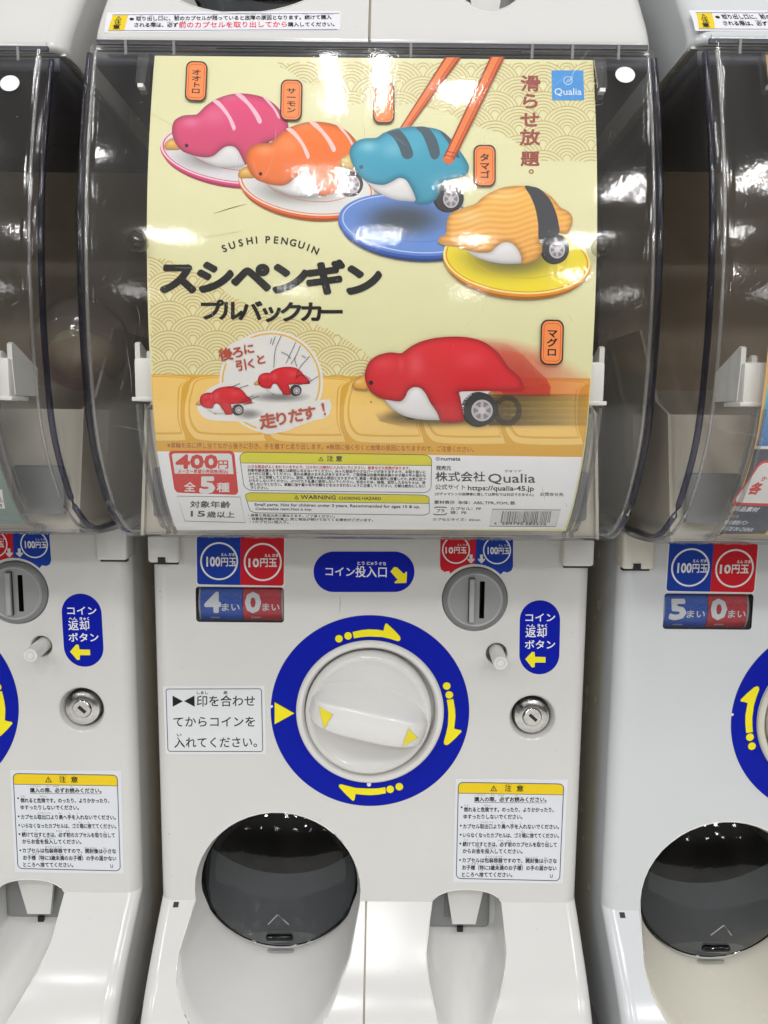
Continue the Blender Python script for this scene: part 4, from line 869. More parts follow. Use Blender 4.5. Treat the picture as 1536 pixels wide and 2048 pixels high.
    # plates and penguins
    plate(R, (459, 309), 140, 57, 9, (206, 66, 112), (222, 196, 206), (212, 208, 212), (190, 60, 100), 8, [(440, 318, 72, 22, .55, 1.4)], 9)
    T1 = Tr(290, 100, .293, -148, -57); P1 = dict(PEN2); P1.update(col=(206, 70, 112), scol=(226, 178, 196), wheel=((1330, 815), 30, 22, 4, 4), axle=[(1255, 815), (1330, 790), (1330, 850)])
    penguin(R, T1, P1, 15)
    name_tag(R, (393.3, 165.3), 43, 80, 'オオトロ', 2.5); name_tag(R, (583, 203), 43.5, 82, 'サーモン', 1.5)
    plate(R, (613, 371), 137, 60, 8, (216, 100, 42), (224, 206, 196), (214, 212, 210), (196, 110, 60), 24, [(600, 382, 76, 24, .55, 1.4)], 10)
    penguin(R, Tr(290, 100, .293), PEN2, 31)
    name_tag(R, (767.5, 208.5), 43, 82, '', 0)
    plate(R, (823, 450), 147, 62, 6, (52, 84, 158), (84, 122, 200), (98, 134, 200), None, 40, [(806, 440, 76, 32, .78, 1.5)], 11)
    P = Print(); P.stroke(ell(823, 449, 138, 56, 6, 64), 1.6, (196, 208, 224), 46, True); P.stroke(ell(822, 446, 90, 38, 6, 50), 1.0, (76, 108, 180), 47, True); P.build('plate_rim_line', R, sheet_y)
    # far chopstick, penguin, near chopstick
    def stick(a, b, c, d, lay):
        P = Print(); P.poly([a, b, c, d], (150, 64, 40), lay, 8, cellu=0); a, b, c, d = map(np.array, (a, b, c, d)); k = lambda p, q, t: p + (q - p) * t
        P.poly([k(a, b, .14), k(a, b, .62), k(d, c, .62), k(d, c, .14)], (222, 122, 70), lay + 1, 8, cellu=0); P.poly([k(a, b, .66), k(a, b, .86), k(d, c, .86), k(d, c, .66)], (204, 98, 56), lay + 1, 8, cellu=0); return P
    stick((889, 117), (922, 117), (819, 257), (800, 257), 38).build('chopstick_picture', R, sheet_y)
    penguin(R, Tr(660, 100, .358), PEN3, 48)
    P = stick((980, 117), (1009, 117), (908, 322), (886, 317), 58); P.poly(ell(896, 322, 10.5, 8, 20, 20), (206, 104, 58), 58); P.stroke([(890, 304), (912, 309)], 1.6, (150, 64, 40), 61); P.stroke([(888, 312), (909, 317)], 1.6, (150, 64, 40), 61); P.build('chopstick_picture', R, sheet_y)
    name_tag(R, (968.7, 333.5), 44.5, 83, 'タマゴ', 0)
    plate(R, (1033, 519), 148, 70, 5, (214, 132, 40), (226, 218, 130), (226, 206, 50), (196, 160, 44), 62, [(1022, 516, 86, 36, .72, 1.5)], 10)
    penguin(R, Tr(660, 100, .358), PEN4, 70)
    # the speeding penguin with its printed blur
    def blurf(x0, x1, col, a0, p=1.0, vs=0):
        def f(u, v):
            a = np.clip((x1 - u) / (x1 - x0), 0, 1) ** p * a0 * (1 + vs * np.sin(v * 2.1)); return np.concatenate([np.tile(np.array(col, float), (len(u), 1)), np.clip(a, 0, 1)[:, None]], 1)
        return f
    def ghostf(col, a0, top, soft):
        def f(u, v):
            a = a0 * np.clip((v - top(u)) / soft, 0, 1) * np.clip((Rr(750) + 60 - u) / 210, .12, 1); return np.concatenate([np.tile(np.array(col, float), (len(u), 1)), np.clip(a, 0, 1)[:, None]], 1)
        return f
    o6 = lambda L_: np.array([(680 + a * .345, 600 + b * .345) for a, b in L_])
    P = Print(); topf = lambda u: np.interp(u, [940, 1010, 1080, 1130, 1185], [672, 674, 690, 715, 745])
    P.poly(o6([(780, 212), (860, 212), (960, 220), (1080, 236), (1200, 262), (1300, 300), (1390, 350), (1450, 400), (1446, 470), (1440, 560), (900, 560), (820, 400)]), ghostf((214, 86, 66), .62, topf, 30), 70, 5)
    P.poly(o6([(820, 222), (900, 232), (980, 262), (1060, 320), (1130, 395), (1190, 450), (1218, 500), (1215, 555), (950, 555), (850, 400)]), lambda u, v: np.concatenate([np.tile((196., 44., 42.), (len(u), 1)), (np.clip((v - 668) / 110, .05, 1) * .62)[:, None]], 1), 71, 5)
    P.poly(o6([(860, 545), (1440, 545), (1428, 725), (860, 725)]), blurf(980, 1215, (84, 74, 50), .80, .8, .22), 72, 4)
    P.poly(o6([(300, 640), (700, 690), (1000, 700), (1330, 690), (1330, 740), (1000, 780), (500, 770), (230, 700), (200, 650), (250, 610)]), lambda u, v: np.concatenate([np.tile((92., 78., 40.), (len(u), 1)), (np.exp(-(((u - 866) / 112) ** 2 + ((v - 838) / 12) ** 2) ** 1.3) * .8 + np.exp(-(((u - 794) / 24) ** 2 + ((v - 828) / 8) ** 2) ** 1.2) * .35).clip(0, .85)[:, None]], 1), 69, 4)
    P.poly(ell(680 + 968*.345, 600 + 640*.345, 29, 31, n=30), lambda u, v: np.tile((60., 52., 46., .55), (len(u), 1)), 73, holes=[ell(680 + 968*.345, 600 + 636*.345, 18, 20, n=30)])
    P.build('speed_blur_picture', R, sheet_y, shift=(0, 0, 0))
    penguin(R, Tr(680, 600, .345), PEN5, 74, 5)
    name_tag(R, (1102.8, 685), 46, 90, 'マグロ', 1.5, 86, (30, 26, 28))
    # logo, slogan, titles
    P = Print(); P.poly(rrect([(1103, 141), (1166.5, 141), (1168.5, 201), (1104, 201)], .05), (70, 142, 208), 2); P.stroke(ell(1136, 161.5, 8.5, 8, n=32), 1.1, (208, 222, 234), 3, True); P.stroke([(1132, 166), (1137, 158), (1138, 164), (1146, 153)], 1.1, (208, 222, 234), 3)
    P.text('Qualia', (1109, 190), (1163, 190), 13, (212, 222, 232), 3, .0); P.build('logo_picture', R, sheet_y)
    P = Print()
    for ch, x, y, s in (('滑', 1061, 167.5, 34), ('ら', 1060, 203, 34), ('せ', 1060, 240, 34), ('放', 1060, 275.5, 34), ('題', 1060, 318, 32)): P.glyph(ch, (x, y), s, s * .86, (148, 76, 66), 2, .032, 0, 3)
    P.glyph('。', (1072, 336), 26, 24, (158, 100, 84), 2, .02)
    P.build('slogan_lettering', R, sheet_y)
    P = Print(); S = lambda x, y: (290 + x*.332, 440 + y*.332)
    for ch, x, y, r in zip('SUSHIPENGUIN', (478, 525, 577, 630, 672, 740, 790, 841, 892, 942, 984, 1026), (172, 153, 138, 126, 121, 119, 121, 127, 137, 151, 166, 184), (-24, -19, -14, -10, -7, 1, 5, 9, 13, 17, 20, 23)): P.glyph(ch, S(x, y), 13.5, 13.5, (34, 34, 34), 3, .03, r)
    def title(tx, cs, y0, h, w, b, lay):
        for ch, (x, y) in zip(tx, cs): P.glyph(ch, S(x, y), w, h, (30, 30, 30), lay, b, 0, 6)
    title('スシペンギン', ((200, 352), (422, 348), (640, 352), (868, 354), (1084, 352), (1312, 362)), 0, 60, 68, .062, 9)
    title('プルバックカー', ((398, 545), (518, 548), (634, 552), (762, 556), (882, 556), (1004, 556), (1126, 556)), 0, 37, 42, .040, 9)
    P.build('title_lettering', R, sheet_y)
    # the round how-to picture
    P = Print(); cx, cy = 542.5, 763.5; P.poly(ell(cx, cy, 104, 102.5, 0, 72), (214, 211, 206), 10, 8, cellu=0); ring = ell(cx, cy, 99, 98, 0, 72); P.poly(ring, (216, 172, 74), 11, 8, cellu=0); P.poly(ell(cx, cy, 95.5, 94.5, 0, 72), (210, 208, 205), 12, 8, cellu=0)
    for q in ([(440, 712), (470, 684), (515, 676), (540, 700), (538, 735), (480, 745), (455, 728)], [(518, 835), (640, 800), (662, 806), (655, 832), (625, 842), (535, 868)], [(394, 812), (412, 782), (450, 764), (500, 766), (520, 800), (515, 840), (470, 842), (415, 838)]): P.poly(catmull(q, 6), (212, 209, 205), 12.5, 8, cellu=0)
    P.poly(ell(560, 793, 62, 13, 0, 40), lambda u, v: np.array((212., 209., 206.)) * (1 - .42 * np.exp(-(((u - 560) / 48) ** 2 + ((v - 794) / 9) ** 2) ** 1.3))[:, None], 13, 3)
    P.poly(ell(498, 826, 30, 14, -10, 40), lambda u, v: np.array((212., 209., 206.)) * (1 - .40 * np.exp(-(((u - 498) / 22) ** 2 + ((v - 828) / 9) ** 2) ** 1.3))[:, None], 13, 3)
    how = P.build('how_to_picture', R, sheet_y)
    hx = [[(563, 671), (551, 700), (548, 735)], [(592, 684), (580, 710), (572, 727)], [(601, 691), (592, 712), (582, 728)], [(563, 704), (575, 710), (582, 718)], [(592, 712), (590, 720), (594, 733)], [(604, 711), (612, 716)], [(620, 712), (600, 735), (592, 755)], [(592, 757), (600, 750), (612, 752), (622, 762), (600, 769), (592, 766)], [(622, 762), (637, 752)], [(544, 676), (541, 688)], [(551, 673), (545, 690)]]
    for a_ in (Tr(680, 600, .345, -320, 3, -2, (888, 759), .33), Tr(680, 600, .345, -436, 42, -3, (888, 759), .33)):
        penguin(how, a_, PEN5, 15 if a_.dx > -400 else 24, 3.0, 6)
    P = Print()
    for h_ in hx: P.stroke(catmull(h_, 5, False), 1.0, (40, 36, 36), 33)
    for a, b in (((457, 776), (480, 767)), ((470, 779), (497, 770)), ((484, 800), (508, 791)), ((480, 806), (518, 792)), ((487, 809), (508, 805))): P.stroke([a, b], 1.1, (40, 36, 36), 33)
    P.build('hand_outline', how, sheet_y)
    P = Print()
    for ch, x, y, s, r in (('後', 452, 709, 24, -9), ('ろ', 476, 704.5, 22, -9), ('に', 498, 698, 20, -9), ('引', 483, 730.5, 21, -10), ('く', 503, 727.5, 19, -10), ('と', 522, 719, 19, -10), ('走', 536, 842, 29, -8), ('り', 563, 837, 26, -8), ('だ', 592, 831, 27, -9), ('す', 618, 826, 26, -9)):
        P.glyph(ch, (x, y), s, s * .95, (168, 74, 54), 34, .035, r)
    P.stroke([(645, 806), (648, 822)], [6, 3.4], (168, 74, 54), 34); P.poly(ell(650, 827.5, 2.4, 2.4, n=12), (168, 74, 54), 34); P.build('lettering', how, sheet_y)
    # ---- information field
    o7 = lambda x, y: (290 + x*.306, 860 + y*.306); o8 = lambda x, y: (740 + x*.306, 860 + y*.306)
    P = Print(); pq = [o7(152, 134), o7(583, 134), o7(612, 424), o7(196, 408)]; P.poly(rrect(pq, .07, .11), (196, 56, 52), 4, 6, cellu=0); m = lambda x, y: tuple(quadmap(pq, [(x, y)])[0])
    P.poly([m(*p) for p in rrect([(.045, .065), (.955, .065), (.955, .53), (.045, .545)], .06, .12, corners=(1, 1, 0, 0))], (210, 209, 208), 5, 6, cellu=0)
    R4 = (194, 58, 54); P.text('400', o7(205, 246), o7(472, 247), 24.5, R4, 6, .055); P.text('円', o7(480, 250), o7(543, 250), 16, R4, 6, .03, ref='国'); P.text('メーカー希望小売価格(税込)', o7(216, 281), o7(543, 284), 7.6, R4, 6, .012)
    wt = (214, 213, 212); P.text('全', o7(256, 400), o7(330, 402), 17.5, wt, 6, .02); P.text('5', o7(362, 405), o7(452, 406), 29, wt, 6, .06); P.text('種', o7(470, 404), o7(552, 404), 17.5, wt, 6, .025); P.build('price_field', R, sheet_y)
    P = Print(); dk = (64, 64, 68); aq = [o7(210, 431), o7(622, 437), o7(656, 604), o7(262, 594)]; P.stroke(np.array(aq), 1.1, dk, 4, True); P.text('対象年齢', o7(296, 505), o7(556, 509), 12.5, dk, 4, .03); P.text('15', o7(300, 563), o7(392, 564), 10.5, dk, 4, .04); P.text('歳以上', o7(406, 570), o7(585, 572), 11.5, dk, 4, .03); P.build('age_field', R, sheet_y)
    def box2(q, split, name):
        P = Print(); m = lambda x, y: tuple(quadmap(q, [(x, y)])[0]); P.poly([m(*p) for p in rrect([(0, 0), (1, 0), (1, split), (0, split)], .04, .5, corners=(1, 1, 0, 0))], (208, 200, 48), 4); P.stroke(rrect(q, .045, .17), 1.2, (60, 60, 60), 5, True); P.stroke([m(0, split), m(1, split)], 1.0, (60, 60, 60), 5); return P
    P = box2([o7(615, 143), o8(404, 162), o8(398, 409), o7(650, 393)], .285, ''); P.warn(o7(1150, 187), 11, 9.5, C_BLK, 6); P.text('注 意', o7(1188, 203), o7(1288, 205), 10.5, C_BLK, 6, .025)
    for (t, a, b, c) in (('小さな部品がふくまれていますので、口の中には絶対に入れないでください。窒息などの危険があります。', o7(670, 248), o8(262, 259), (190, 52, 40)), ('対象年齢未満のお子様には絶対に与えないでください。尖った部品や小さなパーツがありますので、お取り扱いに', o7(671, 272), o8(364, 284), C_BLK),
            ('は十分に注意してください。思わぬ事故のおそれがありますので、ご使用後は対象年齢未満のお子様の手の届かな', o7(676, 294), o8(364, 307), C_BLK), ('いところに保管してください。変形、変質や火災の原因となりますので､高温・多湿な場所に放置したり､火気に近づ', o7(679, 317), o8(364, 331), C_BLK),
            ('けたりしないでください。ぶつけたり乱暴に使用しないでください。安全のため、破損、変形したおもちゃは、使', o7(681, 340), o8(362, 354), C_BLK), ('用しないでください。車輪に指や髪の毛や衣類などをはさまれないように注意してください。分解は絶対にしない', o7(685, 363), o8(360, 377), C_BLK), ('でください。', o7(690, 386), o7(805, 387), C_BLK)):
        P.text(t, a, b, 6.0, c, 6, .006, res=1)
    P.build('caution_field', R, sheet_y)
    P = box2([o7(650, 408), o8(386, 424), o8(388, 556), o7(690, 540)], .42, ''); P.warn(o7(990, 438), 10, 8, C_BLK, 6); P.text('WARNING', o7(1018, 449), o7(1246, 452), 7.5, (40, 40, 36), 6, .04); P.text('CHOKING HAZARD', o7(1266, 453), o8(72, 456), 5.6, (50, 50, 46), 6, .012)
    P.text('Small parts. Not for children under 3 years. Recommended for ages 15 & up.', o7(716, 494), o8(326, 509), 5.4, dk, 6, .004); P.text('Collectable item.Not a toy.', o7(722, 521), o7(1092, 525), 4.8, dk, 6, .004)
    for t, a, b in (('・画像と商品は多少異なります。ご了承ください。', o7(675, 563), o7(1240, 572)), ('・自動販売機の性質上､同じ商品が続けて出てくる場合がございます。', o7(680, 587), o7(1490, 597)), ('・1カプセル1個入り。', o7(684, 607), o7(938, 610))): P.text(t, a, b, 5.2, dk, 6, .004)
    P.build('warning_field', R, sheet_y)
    P = Print(); P.stroke(ell(*o8(443, 188), 3.6, 3.2, n=20), 1, C_BLK, 4, True); P.stroke(ell(*o8(443, 188), 1.4, 1.3, n=14), .8, C_BLK, 4, True); P.text('numata', o8(463, 198), o8(590, 199), 7, C_BLK, 4, .035)
    P.text('発売元', o8(432, 262), o8(530, 263), 8.5, (44, 44, 46), 4, .01); P.text('株式会社', o8(428, 335), o8(752, 336), 18.5, (44, 44, 48), 4, .016); P.text('Qualia', o8(772, 343), o8(1080, 343), 17.5, (70, 70, 76), 4, .012)
    P.text('クオリア', o8(880, 276), o8(990, 276), 4.6, (60, 60, 60), 4); P.text('公式サイト', o8(426, 388), o8(622, 390), 10, (44, 44, 46), 4, .016); P.text('https://qualia-45.jp', o8(640, 392), o8(1070, 396), 9, (44, 44, 46), 4, .02)
    P.text('(ガチャマシンの故障等に関しては弊社では対応できません)', o8(424, 426), o8(1068, 432), 5.6, (60, 60, 62), 4); P.text('お問合せ先', o8(1112, 430), o8(1264, 432), 6.6, (60, 60, 62), 4, .006)
    P.text('素材表示  本体：ABS､TPR､POM､鉄', o8(420, 482), o8(948, 488), 6.6, dk, 4, .006); P.text('カプセル：PP', o8(526, 523), o8(726, 524), 6.2, dk, 4, .004); P.text('袋：PE', o8(526, 548), o8(630, 549), 6, dk, 4, .004); P.text('カプセルサイズ：65mm', o8(410, 592), o8(720, 595), 5.4, dk, 4, .002)
    rq = [o8(418, 503), o8(504, 503), o8(500, 553), o8(412, 552)]; rr_ = rrect(rq, .2, .25)
    P.stroke(rr_[2:12], 2.0, dk, 4); P.stroke(rr_[14:26], 2.0, dk, 4); P.text('プラ', o8(434, 538), o8(486, 538), 7, dk, 4, .01)
    P.build('maker_lettering', R, sheet_y)
    P = Print(); bq = [o8(800, 516), o8(1246, 522), o8(1214, 630), o8(780, 628)]; P.stroke(np.array(bq), 1.2, dk, 4, True); P.poly(bq, (206, 206, 205), 3.6); rnd = random.Random(7); x = 866
    while x < 1185:
        w_ = rnd.choice((1.2, 1.2, 2.2, 3.2)); a, b = o8(x, 530), o8(x - 12, 606 if not (915 < x < 925 or 1040 < x < 1046) else 612); P.stroke([a, b], w_ * .42, C_BLK, 4.5); x += w_ * 1.5 + rnd.choice((2.6, 3.6, 5.0))
    P.poly([o8(862, 603), o8(1158, 608), o8(1154, 620), o8(858, 617)], (206, 206, 205), 5); P.text('4', o8(812, 617), o8(826, 617), 4.6, dk, 6); P.text('589795', o8(862, 617), o8(1000, 619), 4.8, dk, 6); P.text('382226', o8(1014, 619), o8(1152, 621), 4.8, dk, 6); P.build('barcode', R, sheet_y)
    # handling marks on the card
    P = Print(); P.stroke([(428, 427), (460, 417), (492, 408)], [.5, 1.6, .6], (90, 84, 50), 2); P.stroke([(302, 228), (345, 250)], .9, (196, 190, 146), 2); P.stroke([(395, 478), (450, 468), (484, 462)], .8, (202, 197, 150), 2)
    P.poly(ell(742, 804, 2.2, 1.4, 20, 10), (110, 70, 34), 8); P.build('scuff_mark', R, sheet_y)
    return R
def side_poster(k):
    dx, dy = k * PITCH, k * SLOPE; R = empty('display_poster', (dx, -.08 + dy, .139)); sh = (dx, dy, 0)
    X0, X1 = (-.1165 if k > 0 else -.1120), .1138; zs = np.linspace(.1382, .3866, 60); y = sheet_y(zs) + dy; n = nrm(zs, sheet_y); V = [(X0 + dx, y[i], zs[i]) for i in range(60)] + [(X1 + dx, y[i], zs[i]) for i in range(60)]
    c0 = (206, 162, 96) if k > 0 else (108, 126, 122)
    card = link('card', V, [(i, i + 60, i + 61, i + 1) for i in range(59)], mat('side_poster_card', lin(c0) / KW, .4), R, None, np.concatenate([n, n]))
    P = Print()
    if k > 0:
        tag(R, 'orange and blue poster edge in the case of the film-covered machine', 'poster')
        def f(u, v):
            st = [(560, (206, 150, 96)), (640, (214, 158, 92)), (700, (190, 178, 130)), (755, (120, 190, 180)), (830, (70, 130, 180)), (880, (60, 104, 160))]; return np.stack([np.interp(v, [s[0] for s in st], [s[1][i] for s in st]) for i in range(3)], 1)
        P.poly([(294, 480), (380, 480), (380, 880), (312, 880), (300, 700)], f, 1, 10, cellu=0)
        P.poly([(310, 886), (420, 887), (440, 1054), (352, 1054), (330, 985)], (70, 74, 86), 1, 8, cellu=0); P.poly([(310, 880), (420, 881), (420, 886), (311, 885)], (206, 204, 200), 2)
        q = [(330, 916), (420, 918), (440, 994), (322, 990)]; P.poly(rrect([(331, 908), (430, 910), (446, 1000), (318, 996)], .1, .16), (190, 62, 56), 3, 8, cellu=0); P.poly(rrect([(335, 913), (430, 915), (444, 995), (323, 991)], .1, .15), (206, 204, 203), 4, 8, cellu=0)
        P.text('各', (340, 974), (362, 975), 21, (186, 56, 52), 5, .05); P.text('かく', (352, 949), (370, 949), 9, (186, 56, 52), 5); P.text('[製品素材', (330, 1008), (384, 1010), 9, (196, 198, 204), 5, .01); P.text('発売元', (332, 1022), (356, 1022), 5.5, (150, 154, 162), 5)
        P.text('株式会社バン', (336, 1034), (384, 1036), 8, (196, 198, 204), 5, .02); P.text('MADE IN CHINA', (344, 1046), (408, 1049), 7, (186, 188, 196), 5)
        P.text('田', (352, 830), (366, 831), 14, (60, 96, 150), 5); P.stroke(ell(350, 764, 10, 12, 0, 30), .8, (40, 80, 90), 5, True)
        P.uv = [u_ + np.array((-14., 0)) for u_ in P.uv]; P.build('poster_print', R, sheet_y, shift=sh)
    else:
        tag(R, 'grey-green poster edge with a barcode, left of the penguin poster', 'poster')
        o = 880.0
        P.poly([(1095, 600), (1184, 600), (1178, 800), (1165, 900), (1095, 900)], (100, 118, 112), 1, 8, cellu=0); P.poly([(1095, 905), (1163, 906), (1150, 962), (1095, 958)], (206, 204, 202), 1, 8, cellu=0)
        P.text('株', (1118, 954), (1126, 954), 7, C_BLK, 3); P.text('先', (1140, 958), (1147, 958), 7, C_BLK, 3)
        P.poly([(1095, 990), (1139, 992), (1118, 1030), (1095, 1030)], (208, 206, 204), 1); rnd = random.Random(3); x = 1097
        while x < 1128: P.stroke([(x, 995), (x - 3, 1018)], rnd.choice((.8, 1.4)), C_BLK, 2); x += rnd.choice((2, 2.8, 3.4))
        P.text('727', (1097, 1027), (1117, 1027), 5.5, C_BLK, 2); P.build('poster_print', R, sheet_y, shift=sh)
    return R
# ------------------------------------------------------------------ put the row together
CTR = make_machine(); make_case(CTR)
def place(k, z=0.0):
    c = copy_tree(CTR); c.location = Vector(CTR.location) + Vector((k * PITCH, k * SLOPE, z)); return c
LEFT, RIGHT = place(-1), place(1)
def trim_upper(c):
    keep = {'chute_cover', 'tray_cover', 'seam', 'chute_bowl', 'exit_door', 'chute_cavity', 'chute_floor', 'return_tray', 'tray_back_plate', 'side_wall', 'foot_plate', 'front_panel', 'coin_flap', 'dark_slot_hole'}
    for ch in kids(c):
        if ch.name.split('.')[0] not in keep:
            for g2 in kids(ch): bpy.data.objects.remove(g2)
            bpy.data.objects.remove(ch)
UP = [place(k, H) for k in (-1, 0, 1)]
for u in UP: trim_upper(u)
machine_prints(CTR); 
def move_prints(dst, digits, turned, k):
    before = set(COL.objects); machine_prints(CTR, digits, turned); new = [o for o in COL.objects if o not in before]
    for o in new:
        if o.parent == CTR: o.parent = dst
move_prints(LEFT, ('4', '0'), False, -1); move_prints(RIGHT, ('5', '0'), True, 1)
def recolour(root, pairs):
    for o in [root] + kids(root) + [c for a in kids(root) for c in kids(a)]:
        if o.type != 'MESH': continue
        nm = o.name.split('.')[0]
        if nm in pairs:
            o.data = o.data.copy(); o.data.materials[0] = pairs[nm]
cream = {n: CREAM for n in ('recess_wall', 'dial_collar', 'dial_well', 'dial', 'grip_bar', 'arrow_rim', 'chute_bowl', 'hinge_block', 'side_wall', 'body_top', 'foot_plate', 'return_button')}
recolour(RIGHT, dict(cream, front_panel=FILM, chute_cover=FILM, tray_cover=FILM)); recolour(UP[2], dict(cream, front_panel=FILM, chute_cover=FILM, tray_cover=FILM))
tag(CTR, 'white capsule machine holding the yellow penguin poster, its counter reading 4', 'vending machine', 'capsule machines in the lower row')
tag(LEFT, 'white capsule vending machine cut by the left edge, showing a blue return pill and lock', 'vending machine', 'capsule machines in the lower row')
tag(RIGHT, 'yellowed capsule vending machine with a bluish front film and counter reading 5', 'vending machine', 'capsule machines in the lower row')
for u, l in zip(UP, ('foot of the white machine stacked on top of the left machine', 'foot of the white machine with long notice sticker, stacked on the middle machine', 'foot of the film-covered machine with rumpled notice sticker, stacked on the right machine')): tag(u, l, 'vending machine', 'capsule machines in the upper row')
def notice(parent, shift, cutoff=None):
    P = Print(); q = [(211, 24), (683, 22), (679, 63), (208, 67)]; P.poly(rrect([(214, 25), (682, 22), (680, 60), (208, 66)], .008, .1), (208, 208, 214), 0, 10, cellu=0)
    o = lambda x, y: (x / 2, y / 2)
    P.poly([o(450, 62), o(513, 61), o(497, 122), o(433, 122)], (212, 186, 40), 1, 4, cellu=0); P.stroke([o(450, 60), o(1358, 54), o(1350, 118), o(433, 124)], 1.0, (60, 60, 90), 2, True); P.stroke([o(513, 60), o(497, 124)], 1, (60, 60, 90), 2)
    P.warn(o(475, 72), 12, 8, C_BLK, 3); P.text('注', o(458, 99), o(484, 99), 8.5, C_BLK, 3, .03); P.text('意', o(452, 118), o(480, 118), 8.5, C_BLK, 3, .03); P.poly(ell(*o(527, 77), 4.6, 2.8, n=16), C_BLK, 3)
    P.text('取り出し口に、前のカプセルが残っていると故障の原因となります。続けて購入', o(545, 84), o(1326, 78), 8.2, C_BLK, 3, .008); P.text('される際は、必ず', o(538, 109), o(712, 109), 8.2, C_BLK, 3, .008); P.text('前のカプセルを取り出してから', o(716, 112), o(1148, 109), 11, (204, 44, 66), 3, .018); P.text('購入してください。', o(1152, 107), o(1338, 106), 8.2, C_BLK, 3, .008)
    for t, x0, x1, y in (('と', 560, 572, 68), ('だ', 600, 612, 68), ('ぐち', 634, 652, 68), ('まえ', 696, 718, 67), ('のこ', 852, 872, 65), ('こしょう', 984, 1024, 63), ('げんいん', 1046, 1088, 63), ('つづ', 1210, 1230, 61), ('こうにゅう', 1284, 1332, 61), ('さい', 608, 626, 93), ('かなら', 668, 694, 93), ('まえ', 726, 744, 92)): P.text(t, o(x0, y), o(x1, y), 3.2, (60, 60, 60), 3)
    s = P.build('notice_sticker', None, surf_upper); return s
ns = notice(UP[1], 0); ns.parent = UP[1]
me = ns.data; off = Vector(UP[1].location)
me.transform(Matrix.Translation(-off))
n2 = ns.copy(); COL.objects.link(n2); n2.parent = UP[2]; n2.location = (-.0058, 0, -.0012); n2.rotation_euler = (0, math.radians(.6), 0)
# small round stickers on the cases
for c, dxp, lab in ((CTR, (1250, 150), ''), (LEFT, (20, 167), '')):
    P = Print(); k = 0 if c is CTR else -1
    # centre of the dot in the machine's own frame
    sf = lambda z: sheet_y(z) - .0034
    p = project([dxp], lambda z: sf(z) + k * SLOPE)[0] - np.array((k * PITCH, k * SLOPE, 0)); r = .0050
    g = G(); ring = [(p[0] + r*math.cos(a), float(sf(p[2] + r*.88*math.sin(a))) - .0002, p[2] + r*.88*math.sin(a)) for a in np.linspace(0, 2*math.pi, 32, endpoint=False)]
    ring2 = [(x, y - .0002, z) for x, y, z in ring]; g.loft([ring, ring2], True, False, True)
    o = g.outs('round_sticker', DOT, CTR); o.parent = c
P = Print(); P.stroke([(680, 1192), (680.5, 1208), (678.5, 1226)], [.6, 1.6, .5], (150, 146, 138), 0)
for _x, _y, _r in ((320, 1183, 1.3), (322, 1196, .9), (365, 1335, 1.1), (1112, 1500, 1.0), (640, 1640, 1.1), (860, 1700, .9), (338, 1668, 1.2), (1130, 1420, .9), (604, 1060, 1)): P.poly(ell(_x, _y, _r, _r, n=8), (150, 145, 135), 0)
tag(P.build('scuff_mark', CTR, surf_panel), kind='stuff')
# hairline scratches on the case
def scratches(R):
    P = Print(); rnd = random.Random(11); sc = lambda u, v: np.concatenate([np.tile((232., 232., 236.), (len(u), 1)), np.full((len(u), 1), .34)], 1)
    for i in range(70):
        if i < 34: x, y = rnd.gauss(990, 110), rnd.gauss(215, 75)
        else: x, y = rnd.uniform(200, 1310), rnd.uniform(130, 1020)
        a = rnd.uniform(0, math.pi); L = rnd.uniform(8, 46) if i % 5 else 95; b = a + rnd.uniform(-.3, .3); m = (x + L*.5*math.cos(a), y + L*.5*math.sin(a)); e = (m[0] + L*.5*math.cos(b), m[1] + L*.5*math.sin(b))
        if min(y, e[1]) < 122 or max(y, e[1]) > 1030 or min(x, e[0]) < 195 or max(x, e[0]) > 1308: continue
        P.stroke([(x, y), m, e], [.2, rnd.uniform(.5, 1.0), .2], sc, 0)
    for i in range(90):
        x, y = rnd.uniform(195, 1310), rnd.uniform(130, 1030); P.poly(ell(x, y, rnd.uniform(.5, 1.1), rnd.uniform(.5, 1.0), n=6), lambda u, v: np.concatenate([np.tile((225., 225., 228.), (len(u), 1)), np.full((len(u), 1), .5)], 1), 0)
    P.stroke([(1178, 98), (1150, 140), (1128, 180)], [.4, 1.4, .4], sc, 0)
    o = P.build('scratches', R, lambda z: sheet_y(z) - .0033); tag(o, kind='stuff'); return o
Print.curved = True; _s = scratches(CTR)
for _c in (LEFT, RIGHT):
    _d = _s.copy(); COL.objects.link(_d); _d.parent = _c
main_poster(); side_poster(-1); side_poster(1); Print.curved = False
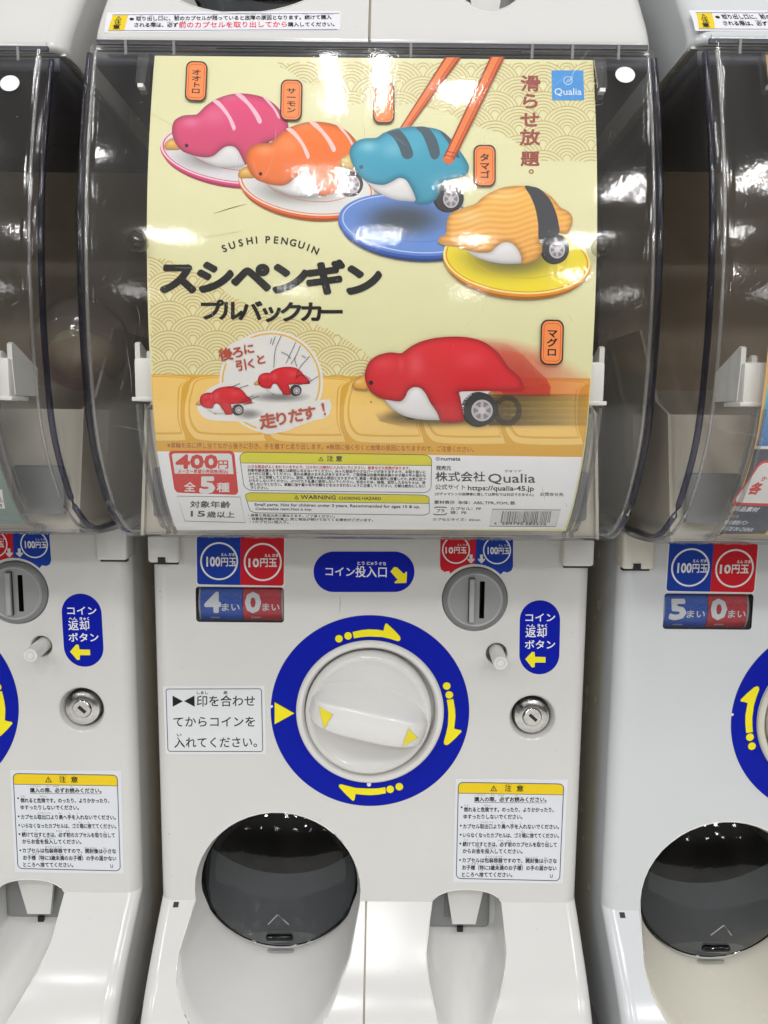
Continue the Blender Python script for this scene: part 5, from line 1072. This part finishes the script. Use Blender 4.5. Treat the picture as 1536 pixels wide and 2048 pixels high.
# ------------------------------------------------------------------ capsules lying in the boxes
def capsule(loc, r, c1, c2, label, tilt):
    R = empty('toy_capsule', (loc[0], loc[1], loc[2] - r)); tag(R, label, 'capsule')
    shells = []
    for s, nm, m in ((1, 'upper_shell', c1), (-1, 'lower_shell', c2)):
        bm = bmesh.new(); bmesh.ops.create_uvsphere(bm, u_segments=32, v_segments=20, radius=r); bmesh.ops.bisect_plane(bm, geom=bm.verts[:]+bm.edges[:]+bm.faces[:], plane_co=(0, 0, 0), plane_no=(0, 0, -s), clear_outer=True)
        bm.transform(Matrix.Translation(loc) @ Matrix.Rotation(tilt, 4, 'Y') @ Matrix.Scale(1 if s > 0 else .985, 4)); g = G(); g.bmesh(bm); g.out(nm, m, R, 80)
    g = G(); 
    bm = bmesh.new(); bmesh.ops.create_icosphere(bm, subdivisions=3, radius=r * .62)
    for v in bm.verts: v.co = Vector((v.co.x * 1.15, v.co.y * .8, v.co.z * .8)) * (1 + .12 * math.sin(v.co.x * 160) * math.cos(v.co.z * 130))
    bm.transform(Matrix.Translation((loc[0], loc[1], loc[2] - r * .2))); g.bmesh(bm); g.out('packed_toy', TOYM, R, 60)
    return R
TOYM = mat('toy_vinyl', (.52, .50, .30), .4, noise=.5, nscale=40)
CAPA = clear_mat('capsule_clear', (.95, .94, .92), (.75, .74, .73), 2.0, .1, .5, .16); CAPP = clear_mat('capsule_plum', (.90, .74, .84), (.60, .42, .54), 1.5, .12, .4, .20); CAPO = clear_mat('capsule_amber', (.92, .72, .46), (.6, .36, .18), 1.5, .12, .4, .14)
capsule((-.1050, .010, .2480), .032, CAPP, CAPA, 'plum-topped capsule behind the left edge of the penguin poster', .5)
capsule((-.2180 + .02, .020, .2500), .032, CAPA, CAPP, 'capsule with clear top and yellow toy, in the left machine beside the gap', -.3)
capsule((.1080, .020, .2440), .032, CAPO, CAPA, 'amber capsule behind the right edge of the penguin poster', .8)
# ------------------------------------------------------------------ what is behind and under the row
g = G(); g.box(-1.6, 1.6, .36, .38, -.9, 1.5); tag(g.out('back_wall', mat('wall_paint_dark', (.07, .055, .045), .7, noise=.2, nscale=4), None), kind='structure')
g = G(); g.box(-3, 3, -4, .36, -.92, -.90); tag(g.out('floor', mat('shop_floor', (.74, .73, .70), .35, noise=.2, nscale=3), None), kind='structure')
g = G(); g.box(-1.3, 1.3, -.05, .34, -.2556, -.2286, .002); st = g.outs('shelf_board', mat('shelf_board', (.10, .09, .085), .4), None); tag(st, 'dark board under the lower row of capsule machines', 'shelf')
